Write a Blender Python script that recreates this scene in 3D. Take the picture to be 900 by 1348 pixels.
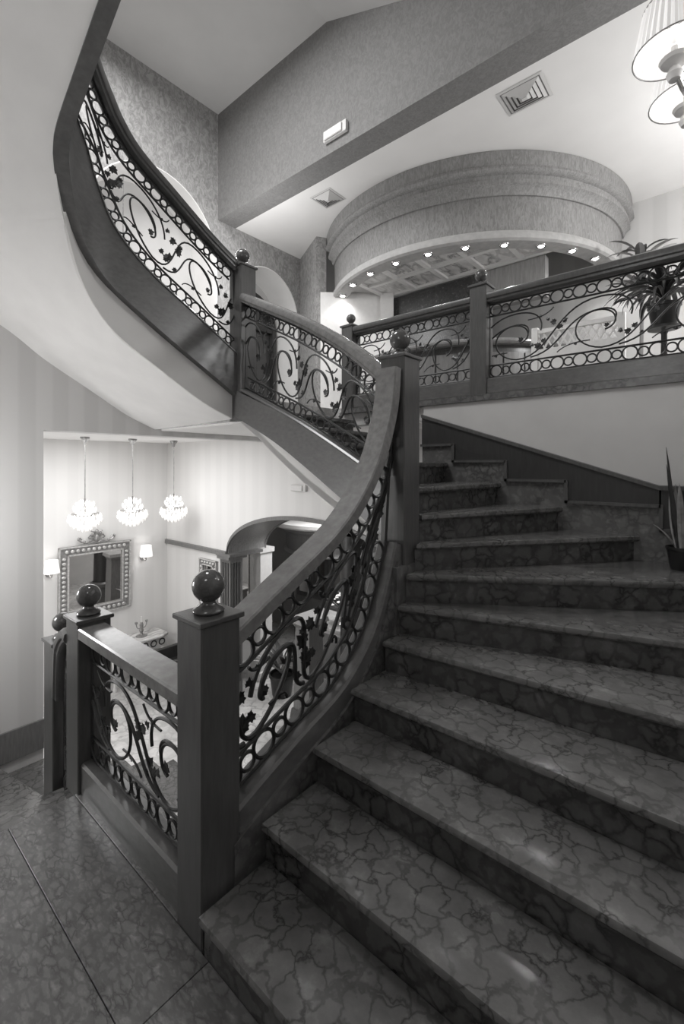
import bpy, math, random
from mathutils import Vector, Matrix
random.seed(7)
PI = math.pi
for o in list(bpy.data.objects): bpy.data.objects.remove(o)
sc = bpy.context.scene
COL = sc.collection

# ------------------------------------------------------------------ camera, world, exposure, large lights
YAW = math.radians(40.5)
cam_d = bpy.data.cameras.new('camera'); cam = bpy.data.objects.new('camera', cam_d); COL.objects.link(cam)
cam.location = (0, 0, 1.85); cam.rotation_euler = (PI/2, 0, YAW)
cam_d.sensor_fit = 'HORIZONTAL'; cam_d.sensor_width = 24; cam_d.lens = 16.0
cam_d.shift_y = -62/900; cam_d.clip_start = .02
sc.camera = cam
w = bpy.data.worlds.new('world'); sc.world = w; w.use_nodes = True
w.node_tree.nodes['Background'].inputs[0].default_value = (.5, .5, .5, 1)
w.node_tree.nodes['Background'].inputs[1].default_value = .3
vs = sc.view_settings
vs.view_transform = 'Standard'; vs.look = 'None'; vs.exposure = 0.3; vs.gamma = 1.0; vs.use_curve_mapping = False

def lamp(name, kind, loc, energy, size=.1, target=None, **kw):
    d = bpy.data.lights.new(name, kind); d.energy = energy
    if kind == 'AREA':
        d.shape = 'RECTANGLE'; d.size = size; d.size_y = kw.get('size_y', size)
    else:
        d.shadow_soft_size = size
    if kind == 'SPOT':
        d.spot_size = math.radians(kw.get('angle', 90)); d.spot_blend = .6
    o = bpy.data.objects.new(name, d); COL.objects.link(o); o.location = loc
    if target is not None:
        o.rotation_euler = (Vector(target)-Vector(loc)).to_track_quat('-Z', 'Y').to_euler()
    return o
# fill lamps added for the lobby and upper room, stairwell ceiling light
lamp('lobby_overhead_fill', 'AREA', (-6.2, 1.9, 2.22), 66, 1.8, (-6.2, 1.9, 0), size_y=3.0)
lamp('lobby_low_fill', 'POINT', (-5.9, 1.2, .2), 34, .3)  # added low point, stands in for light bouncing up onto the undersides
lamp('reception_light', 'AREA', (-4.8, 6.2, 1.66), 80, 1.6, (-4.8, 6.2, 0))
lamp('upper_room_light', 'POINT', (.8, 5.0, 4.0), 105, .3)
lamp('stairwell_light', 'AREA', (-3.6, 1.3, 6.3), 125, 1.4, (-3.3, 1.4, 0))
lamp('hall_light', 'POINT', (-4.3, 3.2, 4.2), 34, .2)
lamp('landing_fill', 'POINT', (-.9, -.25, 3.2), 18, .3)  # added behind the camera to light the soffit and newel fronts
lamp('lower_stair_fill', 'POINT', (-4.2, .3, 1.3), 55, .25)  # added out of view, brightens striped wall, soffit and landing

# ------------------------------------------------------------------ materials (monochrome photograph: neutral tones)
MATS = {}
def base_mat(name, rough=.5, spec=.5, metal=0.0):
    m = bpy.data.materials.new(name); m.use_nodes = True
    nt = m.node_tree; b = nt.nodes['Principled BSDF']
    b.inputs['Roughness'].default_value = rough; b.inputs['Metallic'].default_value = metal
    b.inputs['Specular IOR Level'].default_value = spec
    MATS[name] = m
    return m, nt, b
def N(nt, t, **kw):
    n = nt.nodes.new(t)
    for k, v in kw.items():
        if k in n.inputs: n.inputs[k].default_value = v
        else: setattr(n, k, v)
    return n
def g(v): return (v, v*.985, v*.97, 1)
def ramp(nt, stops, src):
    r = nt.nodes.new('ShaderNodeValToRGB')
    while len(r.color_ramp.elements) < len(stops): r.color_ramp.elements.new(.5)
    for e, (p, v) in zip(r.color_ramp.elements, stops): e.position = p; e.color = g(v)
    nt.links.new(src, r.inputs[0]); return r
def pos(nt, scale=(1, 1, 1)):
    ge = nt.nodes.new('ShaderNodeNewGeometry'); mp = nt.nodes.new('ShaderNodeMapping')
    mp.inputs['Scale'].default_value = scale
    nt.links.new(ge.outputs['Position'], mp.inputs['Vector']); return mp.outputs['Vector']
def bump(nt, b, src, strength=.2, dist=.005):
    bu = N(nt, 'ShaderNodeBump'); bu.inputs['Strength'].default_value = strength; bu.inputs['Distance'].default_value = dist
    nt.links.new(src, bu.inputs['Height']); nt.links.new(bu.outputs[0], b.inputs['Normal'])
def plain(name, v, rough=.5, spec=.5, metal=0.0, var=.12, scale=18):
    m, nt, b = base_mat(name, rough, spec, metal)
    n = N(nt, 'ShaderNodeTexNoise', Scale=scale, Detail=4.0)
    nt.links.new(pos(nt), n.inputs['Vector'])
    r = ramp(nt, [(.3, v*(1-var)), (.7, v*(1+var))], n.outputs['Fac'])
    nt.links.new(r.outputs[0], b.inputs['Base Color']); return m
def marble(name, lo, mid, hi, scale, vein, rough, stretch=(1, 1, 1)):
    m, nt, b = base_mat(name, rough, .5)
    p = pos(nt, stretch)
    dn = N(nt, 'ShaderNodeTexNoise', Scale=scale*1.3, Detail=4.0); nt.links.new(p, dn.inputs['Vector'])
    mx = N(nt, 'ShaderNodeVectorMath', operation='MULTIPLY_ADD')
    nt.links.new(dn.outputs['Color'], mx.inputs[0]); mx.inputs[1].default_value = (.9/scale*1.45,)*3
    nt.links.new(p, mx.inputs[2])
    vo = N(nt, 'ShaderNodeTexVoronoi', feature='DISTANCE_TO_EDGE', Scale=scale); nt.links.new(mx.outputs[0], vo.inputs['Vector'])
    vr = ramp(nt, [(0, 0), (vein, .55), (vein*2.6, 1)], vo.outputs['Distance'])
    bn = N(nt, 'ShaderNodeTexNoise', Scale=scale*.8, Detail=6.0, Roughness=.65); nt.links.new(p, bn.inputs['Vector'])
    br = ramp(nt, [(.3, mid*.75), (.55, mid), (.75, hi)], bn.outputs['Fac'])
    # veins vary in strength
    vn = N(nt, 'ShaderNodeTexNoise', Scale=scale*.45, Detail=2.0); nt.links.new(p, vn.inputs['Vector'])
    vm = ramp(nt, [(.36, 0), (.56, 1)], vn.outputs['Fac'])
    ad = N(nt, 'ShaderNodeMath', operation='MAXIMUM'); nt.links.new(vr.outputs[0], ad.inputs[0])
    mu = N(nt, 'ShaderNodeMath', operation='MULTIPLY'); nt.links.new(vm.outputs[0], mu.inputs[0]); mu.inputs[1].default_value = .62
    nt.links.new(mu.outputs[0], ad.inputs[1])
    mix = N(nt, 'ShaderNodeMix', data_type='RGBA'); nt.links.new(ad.outputs[0], mix.inputs['Factor'])
    mix.inputs[6].default_value = g(lo); nt.links.new(br.outputs[0], mix.inputs[7])
    nt.links.new(mix.outputs[2], b.inputs['Base Color'])
    return m
def wood(name, v, rough=.3, spec=.5, axis=(9, 9, 1.2)):
    m, nt, b = base_mat(name, rough, spec)
    n = N(nt, 'ShaderNodeTexNoise', Scale=6.0, Detail=6.0, Roughness=.6); nt.links.new(pos(nt, axis), n.inputs['Vector'])
    r = ramp(nt, [(.25, v*.75), (.75, v*1.25)], n.outputs['Fac'])
    nt.links.new(r.outputs[0], b.inputs['Base Color'])
    return m
def striped(name, a, c, axis, freq, rough=.75):
    m, nt, b = base_mat(name, rough, .3)
    ge = nt.nodes.new('ShaderNodeNewGeometry'); sx = nt.nodes.new('ShaderNodeSeparateXYZ'); nt.links.new(ge.outputs['Position'], sx.inputs[0])
    m1 = N(nt, 'ShaderNodeMath', operation='MULTIPLY'); nt.links.new(sx.outputs[axis], m1.inputs[0]); m1.inputs[1].default_value = freq
    m2 = N(nt, 'ShaderNodeMath', operation='SINE'); nt.links.new(m1.outputs[0], m2.inputs[0])
    m3 = N(nt, 'ShaderNodeMath', operation='MULTIPLY_ADD'); nt.links.new(m2.outputs[0], m3.inputs[0]); m3.inputs[1].default_value = .5; m3.inputs[2].default_value = .5
    r = ramp(nt, [(.35, a), (.65, c)], m3.outputs[0])
    n = N(nt, 'ShaderNodeTexNoise', Scale=60.0, Detail=3.0); nt.links.new(pos(nt), n.inputs['Vector'])
    bump(nt, b, n.outputs['Fac'], .15, .003)
    nt.links.new(r.outputs[0], b.inputs['Base Color']); return m
def damask(name, v, var, scale=9, rough=.7, stretch=(1, 1, .6)):
    m, nt, b = base_mat(name, rough, .35)
    p = pos(nt, stretch)
    n = N(nt, 'ShaderNodeTexNoise', Scale=scale*1.6, Detail=5.0, Roughness=.7, Distortion=1.6); nt.links.new(p, n.inputs['Vector'])
    r = ramp(nt, [(.4, v*(1-var)), (.5, v), (.6, v*(1+var))], n.outputs['Fac'])
    nt.links.new(r.outputs[0], b.inputs['Base Color']); bump(nt, b, n.outputs['Fac'], .2, .004); return m
def emit(name, v, strength):
    m, nt, b = base_mat(name, .4)
    b.inputs['Base Color'].default_value = g(v); b.inputs['Emission Color'].default_value = g(1.0); b.inputs['Emission Strength'].default_value = strength
    return m

wood('wood_dark', .075, .28)
wood('wood_rail', .17, .22, axis=(4, 4, 4))
wood('wood_string', .10, .28, axis=(3, 3, 6))
wood('wood_black', .03, .35)
wood('wood_mid', .16, .35)
wood('wood_pale', .27, .4)
plain('iron', .012, .38, .5, var=.2)
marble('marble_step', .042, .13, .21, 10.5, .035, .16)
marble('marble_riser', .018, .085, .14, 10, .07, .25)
marble('marble_floor', .055, .15, .27, 17, .09, .3, (1.0, 1.9, 1))
marble('marble_side', .045, .13, .2, 14, .09, .3)
marble('marble_ball', .055, .085, .11, 22, .05, .06)
marble('marble_lobby', .3, .55, .7, 5, .04, .15)
marble('marble_glass', .25, .75, .95, 5, .06, .2, (1.4, .6, 1))
marble('mosaic', .02, .06, .2, 30, .12, .3)
plain('plaster_white', .74, .7, .2, var=.03, scale=4)
plain('plaster_grey', .5, .7, .2, var=.04, scale=4)
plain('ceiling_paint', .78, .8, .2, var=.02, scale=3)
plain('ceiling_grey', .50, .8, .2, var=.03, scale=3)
plain('trim_white', .7, .45, .4, var=.04)
striped('wall_stripe', .545, .59, 1, 22.0)
striped('lobby_stripe', .70, .725, 1, 20.0)
striped('lobby_stripe_x', .70, .725, 0, 20.0)
striped('room_stripe_x', .52, .56, 0, 22.0)
damask('wall_damask', .30, .24, 10)
damask('beam_paper', .20, .12, 16)
damask('drum_paper', .25, .20, 22, .6, (1, 1, .25))
plain('drum_lip', .40, .6, .3, var=.1)  # lighter than the drum: spotlight glow put into the lip's colour
plain('gilt', .32, .35, .6, .5, var=.3, scale=30)
plain('gilt_light', .6, .35, .6, .3, var=.2, scale=30)
plain('leaf_dark', .03, .35, .5, var=.4)
plain('leaf_mid', .10, .4, .5, var=.4)
plain('leaf_light', .28, .4, .5, var=.3)
plain('petal', .8, .5, .3, var=.1)
plain('pot_black', .012, .35, .5)
plain('pot_grey', .2, .5, .4)
plain('soil', .02, .9, .1)
plain('vent_white', .62, .5, .4, var=.02)
plain('vent_dark', .05, .6, .3)
plain('shade_fabric', .8, .7, .2, var=.04)
plain('chrome', .55, .15, .5, .9, var=.05)
m, nt, b = base_mat('mirror_glass', .02, .5, 1.0); b.inputs['Base Color'].default_value = g(.85)
m, nt, b = base_mat('crystal', .05, .5); b.inputs['Base Color'].default_value = g(.95); b.inputs['Emission Color'].default_value = g(1); b.inputs['Emission Strength'].default_value = .30
m, nt, b = base_mat('glass_dark', .05, .5); b.inputs['Base Color'].default_value = g(.05)
emit('bulb', 1.0, 14.0); emit('shade_lit', .7, .22); emit('shade_lit_inner', .8, .42); emit('panel_lit', .8, .6)
emit('sconce_lit', .8, .55)

# ------------------------------------------------------------------ mesh helpers
class MB:
    def __init__(s): s.v = []; s.f = []
    def add(s, vs, fs):
        o = len(s.v); s.v += [tuple(q) for q in vs]; s.f += [tuple(i+o for i in q) for q in fs]; return s
    def box(s, x0, x1, y0, y1, z0, z1):
        return s.add([(x0,y0,z0),(x1,y0,z0),(x1,y1,z0),(x0,y1,z0),(x0,y0,z1),(x1,y0,z1),(x1,y1,z1),(x0,y1,z1)],
                     [(0,3,2,1),(4,5,6,7),(0,1,5,4),(1,2,6,5),(2,3,7,6),(3,0,4,7)])
    def prism(s, poly, z0, z1):
        a = sum(poly[i][0]*poly[(i+1)%len(poly)][1]-poly[(i+1)%len(poly)][0]*poly[i][1] for i in range(len(poly)))
        if a < 0: poly = poly[::-1]
        n = len(poly)
        return s.add([(p[0],p[1],z0) for p in poly]+[(p[0],p[1],z1) for p in poly],
              [tuple(range(n))[::-1], tuple(range(n,2*n))]+[(i,(i+1)%n,n+(i+1)%n,n+i) for i in range(n)])
    def bevel_prism(s, poly, z0, z1, r=.01):
        # rounded top edge: inset ring steps
        a = sum(poly[i][0]*poly[(i+1)%len(poly)][1]-poly[(i+1)%len(poly)][0]*poly[i][1] for i in range(len(poly)))
        if a < 0: poly = poly[::-1]
        n = len(poly); P = [Vector(p[:2]) for p in poly]
        def inset(d):
            out = []
            for i in range(n):
                e1 = (P[i]-P[i-1]).normalized(); e2 = (P[(i+1)%n]-P[i]).normalized()
                n1 = Vector((-e1.y, e1.x)); n2 = Vector((-e2.y, e2.x)); bi = (n1+n2)
                L = bi.length; bi = bi/L if L > 1e-6 else n1
                c = max(.35, bi.dot(n1)); out.append(P[i]+bi*(d/c))
            return out
        rings = [(inset(r*.8), z0), (P, z0+r), (P, z1-r), (inset(r*.3), z1-r*.3), (inset(r), z1)]
        vs = [(q.x, q.y, z) for ring, z in rings for q in ring]; fs = [tuple(range(n))[::-1]]
        for k in range(len(rings)-1):
            for i in range(n): fs.append((k*n+i, k*n+(i+1)%n, (k+1)*n+(i+1)%n, (k+1)*n+i))
        fs.append(tuple(range((len(rings)-1)*n, len(rings)*n)))
        return s.add(vs, fs)
    def sweep(s, frames, prof, closed=False, caps=True):
        n = len(prof); vs = []
        for (p, side, up) in frames:
            for (a, b_) in prof: vs.append(p+side*a+up*b_)
        m_ = len(frames); fs = []
        rng = range(m_) if closed else range(m_-1)
        for k in rng:
            k2 = (k+1) % m_
            for i in range(n): fs.append((k*n+i, k*n+(i+1)%n, k2*n+(i+1)%n, k2*n+i))
        if caps and not closed: fs += [tuple(range(n))[::-1], tuple(range((m_-1)*n, m_*n))]
        return s.add(vs, fs)
    def tube(s, pts, r, n=6, closed=False, taper=None):
        pts = [Vector(p) for p in pts]; m_ = len(pts); frames = []; up = None
        for i in range(m_):
            a = pts[(i-1) % m_] if (closed or i > 0) else pts[0]; c = pts[(i+1) % m_] if (closed or i < m_-1) else pts[-1]
            t = (c-a)
            t = t.normalized() if t.length > 1e-9 else Vector((0, 0, 1))
            if up is None:
                up = Vector((0, 0, 1)) if abs(t.z) < .9 else Vector((1, 0, 0))
            up = (up - t*up.dot(t))
            up = up.normalized() if up.length > 1e-6 else Vector((0, 1, 0))
            side = t.cross(up); q = r if taper is None else r*taper(i/(m_-1))
            frames.append((pts[i], side*q, up*q))
        prof = [(math.cos(2*PI*k/n), math.sin(2*PI*k/n)) for k in range(n)]
        return s.sweep(frames, prof, closed)
    def lathe(s, prof, c=(0, 0, 0), n=24, a0=0, a1=2*PI):
        full = abs(a1-a0-2*PI) < 1e-6; m_ = n if full else n+1; vs = []
        for k in range(m_):
            a = a0+(a1-a0)*k/n
            for (r, z) in prof: vs.append((c[0]+r*math.cos(a), c[1]+r*math.sin(a), c[2]+z))
        L = len(prof); fs = []
        for k in range(n):
            k2 = (k+1) % m_
            for i in range(L-1): fs.append((k*L+i, k2*L+i, k2*L+i+1, k*L+i+1))
        return s.add(vs, fs)
    def ellipsoid(s, c, rx, ry, rz, n=10, m_=6):
        o = len(s.v); s.lathe([(math.sin(PI*i/m_), -math.cos(PI*i/m_)) for i in range(m_+1)], n=n)
        for i in range(o, len(s.v)):
            x, y, z = s.v[i]; s.v[i] = (c[0]+x*rx, c[1]+y*ry, c[2]+z*rz)
        return s
    def strip(s, A, B):
        n = len(A); return s.add(list(A)+list(B), [(i, i+1, n+i+1, n+i) for i in range(n-1)])
    def slab(s, A, B, th):
        """ruled sheet between polylines A and B with vertical thickness th (going up)"""
        n = len(A); T = Vector((0, 0, th)); A = [Vector(a) for a in A]; B = [Vector(b) for b in B]
        vs = A+B+[a+T for a in A]+[b+T for b in B]; fs = []
        for i in range(n-1):
            fs += [(i, i+1, n+i+1, n+i), (2*n+i, 3*n+i, 3*n+i+1, 2*n+i+1), (i, 2*n+i, 2*n+i+1, i+1), (n+i, n+i+1, 3*n+i+1, 3*n+i)]
        fs += [(0, n, 3*n, 2*n), (n-1, 3*n-1, 4*n-1, 2*n-1)]
        return s.add(vs, fs)

def mesh(name, mb, mat, smooth=False, off=(0, 0, 0)):
    me = bpy.data.meshes.new(name)
    me.from_pydata([(v[0]-off[0], v[1]-off[1], v[2]-off[2]) for v in mb.v], [], mb.f); me.update()
    import bmesh
    bm = bmesh.new(); bm.from_mesh(me); bmesh.ops.remove_doubles(bm, verts=bm.verts, dist=1e-5)
    bmesh.ops.recalc_face_normals(bm, faces=bm.faces); bm.to_mesh(me); bm.free()
    if smooth:
        me.polygons.foreach_set('use_smooth', [True]*len(me.polygons)); me.set_sharp_from_angle(angle=math.radians(38))
    me.materials.append(MATS[mat]); return me
def root_off(p):
    v = Vector((0, 0, 0))
    while p is not None: v += p.location; p = p.parent
    return v
def obj(name, mb, mat, parent=None, smooth=False, label=None):
    o = bpy.data.objects.new(name, mesh(name, mb, mat, smooth, root_off(parent)))
    COL.objects.link(o); o.parent = parent
    if label: o['label'] = label
    return o
def tag(o, label, cat, group=None):
    o['label'] = label; o['category'] = cat
    if group: o['group'] = group
    return o
def thing(name, loc, label, cat, group=None):
    o = bpy.data.objects.new(name, None); o.empty_display_size = .05; COL.objects.link(o); o.location = loc
    return tag(o, label, cat, group)
def struct(name, mb, mat, smooth=False, label=None):
    o = obj(name, mb, mat, None, smooth); o['kind'] = 'structure'
    if label: o['label'] = label
    return o
def single(name, mb, mat, label, cat, group=None, smooth=False):
    return tag(obj(name, mb, mat, None, smooth), label, cat, group)
def inst(name, me, parent, mtx):
    o = bpy.data.objects.new(name, me); COL.objects.link(o); o.parent = parent
    off = root_off(parent); o.matrix_local = Matrix.Translation(-off) @ mtx
    return o
def copy_tree(root, delta, label=None):
    r = root.copy(); COL.objects.link(r); r.location = root.location+Vector(delta)
    if label: r['label'] = label
    for ch in list(root.children):
        c = ch.copy(); COL.objects.link(c); c.parent = r
        for gch in list(ch.children):
            d = gch.copy(); COL.objects.link(d); d.parent = c
    return r
def catmull(P, n=12):
    P = [Vector(p) for p in P]; out = []
    for i in range(len(P)-1):
        p0 = P[i-1] if i > 0 else P[0]*2-P[1]; p1 = P[i]; p2 = P[i+1]; p3 = P[i+2] if i+2 < len(P) else P[-1]*2-P[-2]
        for k in range(n):
            t = k/n
            out.append(.5*((2*p1)+(p2-p0)*t+(2*p0-5*p1+4*p2-p3)*t*t+(3*p1-p0-3*p2+p3)*t**3))
    out.append(P[-1]); return out

class Path:
    def __init__(s, pts):
        s.p = [Vector(q) for q in pts]; s.s = [0]
        for a, b_ in zip(s.p[:-1], s.p[1:]): s.s.append(s.s[-1]+(b_-a).length)
        s.L = s.s[-1]
    def at(s, u):
        i = 0
        while i < len(s.p)-2 and u > s.s[i+1]: i += 1
        d = (s.p[i+1]-s.p[i]).normalized(); return s.p[i]+d*(u-s.s[i]), d
    def p3(s, u, z):
        q, _ = s.at(u); return Vector((q.x, q.y, z))
# ------------------------------------------------------------------ levels
LOB = -1.85; UP = 2.47; CEIL2 = 5.05; TOP = 6.43; LCEIL = 2.25
XR = .90; XL = -5.1; YB = 3.755; YF = -.5; RISE = .17

# ------------------------------------------------------------------ walls and ceilings
def strip_wall(axis, p0, p1, samples, spans):
    """wall of thickness p0..p1; samples along the other axis; spans(u) = list of (z0, z1)"""
    mb = MB()
    for a, c in zip(samples[:-1], samples[1:]):
        A = spans(a+1e-5); C = spans(c-1e-5)
        for (az0, az1), (cz0, cz1) in zip(A, C):
            if az1-az0 < 1e-4 and cz1-cz0 < 1e-4: continue
            q = []
            for p in (p0, p1):
                for (u, z) in ((a, az0), (c, cz0), (c, cz1), (a, az1)):
                    q.append((p, u, z) if axis == 'x' else (u, p, z))
            mb.add(q, [(0,1,2,3), (7,6,5,4), (0,4,5,1), (1,5,6,2), (2,6,7,3), (3,7,4,0)])
    return mb
def lin(a, b_, n): return [a+(b_-a)*i/n for i in range(n+1)]
# left wall, lower storey (striped) up to the lobby opening, lintel over it
SOFW = [(YF, 3.75), (.40, 3.52), (1.10, 3.22), (1.49, 2.95), (1.90, 2.70), (2.30, 2.48), (4.35, 2.47)]   # line where the flight above meets the wall
def sofw(y):
    for (a, za), (c, zc) in zip(SOFW[:-1], SOFW[1:]):
        if y <= c: return za+(zc-za)*(y-a)/(c-a)
    return UP
struct('wall_left', strip_wall('x', XL-.22, XL, [p[0] for p in SOFW], lambda y: [(LOB if y < 1.49 else 2.19, sofw(y))]), 'wall_stripe')
# left wall, upper storey with two arches
A1 = (2.66, .80, 5.33, 4.45); A2 = (4.32, .60, 4.70, 4.05)
def arch_z(A, y):
    t = (y-A[0])/A[1]
    return A[3]+(A[2]-A[3])*math.sqrt(max(0, 1-t*t)) if abs(t) < 1 else None
def up_spans(y):
    for A in (A1, A2):
        if A[0]-A[1] < y < A[0]+A[1]: return [(sofw(y), max(sofw(y), min(UP+.12, sofw(y)))), (arch_z(A, y), TOP)]
    return [(sofw(y), sofw(y)), (sofw(y), TOP)]
def arc_samples(A, n=22): return [A[0]-A[1]*math.cos(PI*i/n) for i in range(n+1)]
S = [YF, .40, 1.10, 1.49]+arc_samples(A1)+arc_samples(A2)+[5.02]
struct('wall_left_upper', strip_wall('x', XL-.5, XL, S, up_spans), 'wall_damask')
# recess behind the arches
mb = MB(); mb.box(XL-.6, XL-.5, 1.7, 3.6, UP, 5.4); mb.box(XL-.6, XL-.5, 3.6, 5.02, UP, 5.4)
struct('wall_recess', mb, 'plaster_grey')
# lining of the arches (pale plaster reveals)
def reveal(A):
    out = MB(); Sx = arc_samples(A); z0_ = 2.78 if A is A1 else UP; pts = [(A[0]-A[1], z0_)]+[(y, arch_z(A, y) or A[3]) for y in Sx]+[(A[0]+A[1], UP)]
    inn = [((y-A[0])*(1-.012/A[1])+A[0], z-.012 if z > A[3] else z) for (y, z) in pts]
    out.strip([(XL+.004, y, z) for y, z in inn], [(XL-.5, y, z) for y, z in inn])
    out.strip([(XL+.004, y, z) for y, z in pts], [(XL+.004, y, z) for y, z in inn])
    return out
struct('trim_1', reveal(A1), 'plaster_white', True); struct('trim_2', reveal(A2), 'plaster_white', True)
# stairwell walls behind the camera and to its right
mb = MB(); mb.box(XL-.22, XR+.2, YF-.2, YF, LOB, TOP); struct('wall_front', mb, 'wall_stripe')
mb = MB(); mb.box(XR, XR+.2, YF, YB+.02, LOB, UP-.03); mb.box(XR, XR+.2, YF, 3.48, UP-.03, TOP); struct('wall_right', mb, 'wall_stripe')
# wall under the balcony along the stairs
mb = MB(); mb.box(-2.2, XR+.2, YB, YB+.2, LOB, 2.40); struct('wall_back', mb, 'plaster_grey')
# wall above the beam
mb = MB(); mb.box(XL, XR+.2, 3.48, 3.755, CEIL2, TOP); struct('wall_beam', mb, 'beam_paper')
# stairwell ceiling with a fold
prof = [(XL-.5, TOP), (-3.18, TOP), (-2.25, 6.04), (-1.3, 5.62), (XR+.2, 5.62)]
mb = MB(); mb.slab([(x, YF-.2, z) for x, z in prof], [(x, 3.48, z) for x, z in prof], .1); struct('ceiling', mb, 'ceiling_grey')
# upper room
mb = MB(); mb.box(-5.7, 3.2, 3.755, 8.0, CEIL2, CEIL2+.1); struct('ceiling_room', mb, 'ceiling_paint')
mb = MB(); mb.box(-5.3, 3.2, 6.55, 6.75, UP, CEIL2); struct('wall_room', mb, 'room_stripe_x')
mb = MB(); mb.box(3.0, 3.2, 3.755, 6.6, UP, CEIL2); mb.box(XR+.2, 3.2, 3.5, 3.755, UP, CEIL2); struct('wall_room_right', mb, 'room_stripe_x')
mb = MB(); mb.prism([(-5.12, 4.98), (-4.42, 4.62), (-4.34, 4.74), (-5.04, 5.10)], UP, CEIL2); struct('wall_room_left', mb, 'wall_damask')
mb = MB(); mb.box(-3.35, 3.2, YB+.03, 6.6, LCEIL+.02, UP); mb.box(XL-.5, -3.35, 2.66, 6.6, LCEIL+.02, UP); struct('floor_upper', mb, 'marble_lobby')
# lobby shell
mb = MB(); mb.box(-8.2, -8.0, -1.0, 4.55, LOB, LCEIL); struct('wall_lobby', mb, 'lobby_stripe')
mb = MB(); mb.box(-8.2, XL-.22, -1.2, -1.0, LOB, LCEIL); struct('wall_lobby_front', mb, 'lobby_stripe_x')
AX0, AX1 = -6.11, -2.7
def az(x):
    t = (x-(AX0+AX1)/2)/((AX1-AX0)/2); return .44+.67*math.sqrt(max(0, 1-abs(t)**2.1))
def lob_spans(x): return [(az(x), LCEIL)] if AX0 < x < AX1 else [(LOB, LCEIL)]
S = [-8.0, -6.32, AX0]+[(AX0+AX1)/2-(AX1-AX0)/2*math.cos(PI*i/30) for i in range(1, 30)]+[AX1, -1.6]
def lob_spans2(x):
    if x < -6.32: return [(LOB, LCEIL)]
    if x < AX0: return [(.44, LCEIL)]
    return lob_spans(x)
struct('wall_lobby_back', strip_wall('y', 4.35, 4.42, S, lob_spans2), 'lobby_stripe_x')
S2 = [AX0]+S[3:-2]+[AX1]
vault = [(x, az(x)) for x in S2]
mb = MB(); mb.slab([(x, 4.36, z-.001) for x, z in vault], [(x, 5.12, z-.001) for x, z in vault], .05); struct('trim_3', mb, 'wood_pale', True, 'wood-lined underside of the arch')
mb = MB()
for y0 in (4.315, 5.1):
    fr = []
    for i, (x, z) in enumerate(vault): fr.append((Vector((x, y0, z)), Vector((0, 1, 0)), Vector((0, 0, 1))))
    mb.sweep(fr, [(0, -.02), (.035, -.02), (.035, .035), (0, .035)])
struct('trim_4', mb, 'wood_mid', False, 'moulding around the arch edge')
mb = MB(); mb.box(-8.0, AX0, 4.30, 4.35, .40, .47); struct('trim_5', mb, 'wood_mid', False, 'picture rail')
mb = MB(); mb.box(-8.2, -1.4, -1.2, 9.2, LCEIL, LCEIL+.02)
mb = MB(); mb.box(-8.2, XL-.22, -1.2, 4.36, LCEIL, LCEIL+.02); mb.box(XL-.22, -3.58, 2.70, 4.36, LCEIL, LCEIL+.02); mb.box(-3.58, -1.6, YB+.04, 4.36, LCEIL, LCEIL+.02); struct('ceiling_lobby', mb, 'ceiling_paint')
mb = MB(); mb.box(-8.2, -.5, 4.42, 9.2, 1.7, 1.8); struct('ceiling_reception', mb, 'wood_pale')
mb = MB(); mb.box(-8.2, -1.4, 9.0, 9.2, LOB, 1.7); mb.box(-7.2, -7.0, 4.42, 5.6, LOB, 1.7); mb.box(-8.4, -8.2, 4.42, 9.2, LOB, 1.7); mb.box(-1.6, -1.4, 4.42, 9.0, LOB, 1.7); struct('wall_reception', mb, 'plaster_grey')
mb = MB(); mb.box(-8.2, -1.4, -1.2, 9.2, LOB-.1, LOB); struct('floor_lobby', mb, 'marble_lobby')

# ------------------------------------------------------------------ landing floor of marble slabs
mb = MB(); mb.box(-2.80, XR, YF, .97, -.25, -.012); mb.box(-2.80, -1.53, .97, 1.16, -.25, -.012)
fl = struct('floor', mb, 'marble_side')
xs = [-2.80, -1.48, XR]; ys = [YF, .10, .66, .97]
for i in range(2):
    for j in range(3):
        q = MB(); q.bevel_prism([(xs[i]+.0015, ys[j]+.0015), (xs[i+1]-.0015, ys[j]+.0015), (xs[i+1]-.0015, ys[j+1]-.0015), (xs[i]+.0015, ys[j+1]-.0015)], -.03, 0, .002)
        obj('floor_slab', q, 'marble_floor', fl)
q = MB(); q.bevel_prism([(-2.80, .9715), (-1.53, .9715), (-1.53, 1.16), (-2.80, 1.16)], -.03, 0, .002); obj('floor_slab', q, 'marble_floor', fl)

# ------------------------------------------------------------------ stair builder
def make_steps(root, lines, corner=None, treadmat='marble_step', risermat='marble_riser', nose=.03, th=.04):
    """lines: (inner, outer, z) ; step i spans line i to line i+1"""
    for i in range(len(lines)-1):
        a, b_, z = lines[i]; a2, b2, z2 = lines[i+1]
        a, b_, a2, b2 = (Vector(q) for q in (a, b_, a2, b2))
        d = (b_-a).normalized(); nrm = Vector((-d.y, d.x)); mid = (a2+b2)/2-(a+b_)/2
        if nrm.dot(mid) > 0: nrm = -nrm           # points back down the stairs
        poly = [a+nrm*nose, b_+nrm*nose]
        extra = (corner or {}).get(i)
        if extra: poly += [Vector(e) for e in extra]
        poly += [b2, a2]
        if (a-a2).length < 1e-4: poly = poly[:-1]
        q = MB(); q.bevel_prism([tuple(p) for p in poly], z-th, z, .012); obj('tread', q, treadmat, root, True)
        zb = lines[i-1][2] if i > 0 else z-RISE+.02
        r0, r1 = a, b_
        q = MB(); q.prism([tuple(r0), tuple(r1), tuple(r1-nrm*.03), tuple(r0-nrm*.03)], zb-.03, z-th+.002); obj('riser', q, risermat, root)

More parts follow.
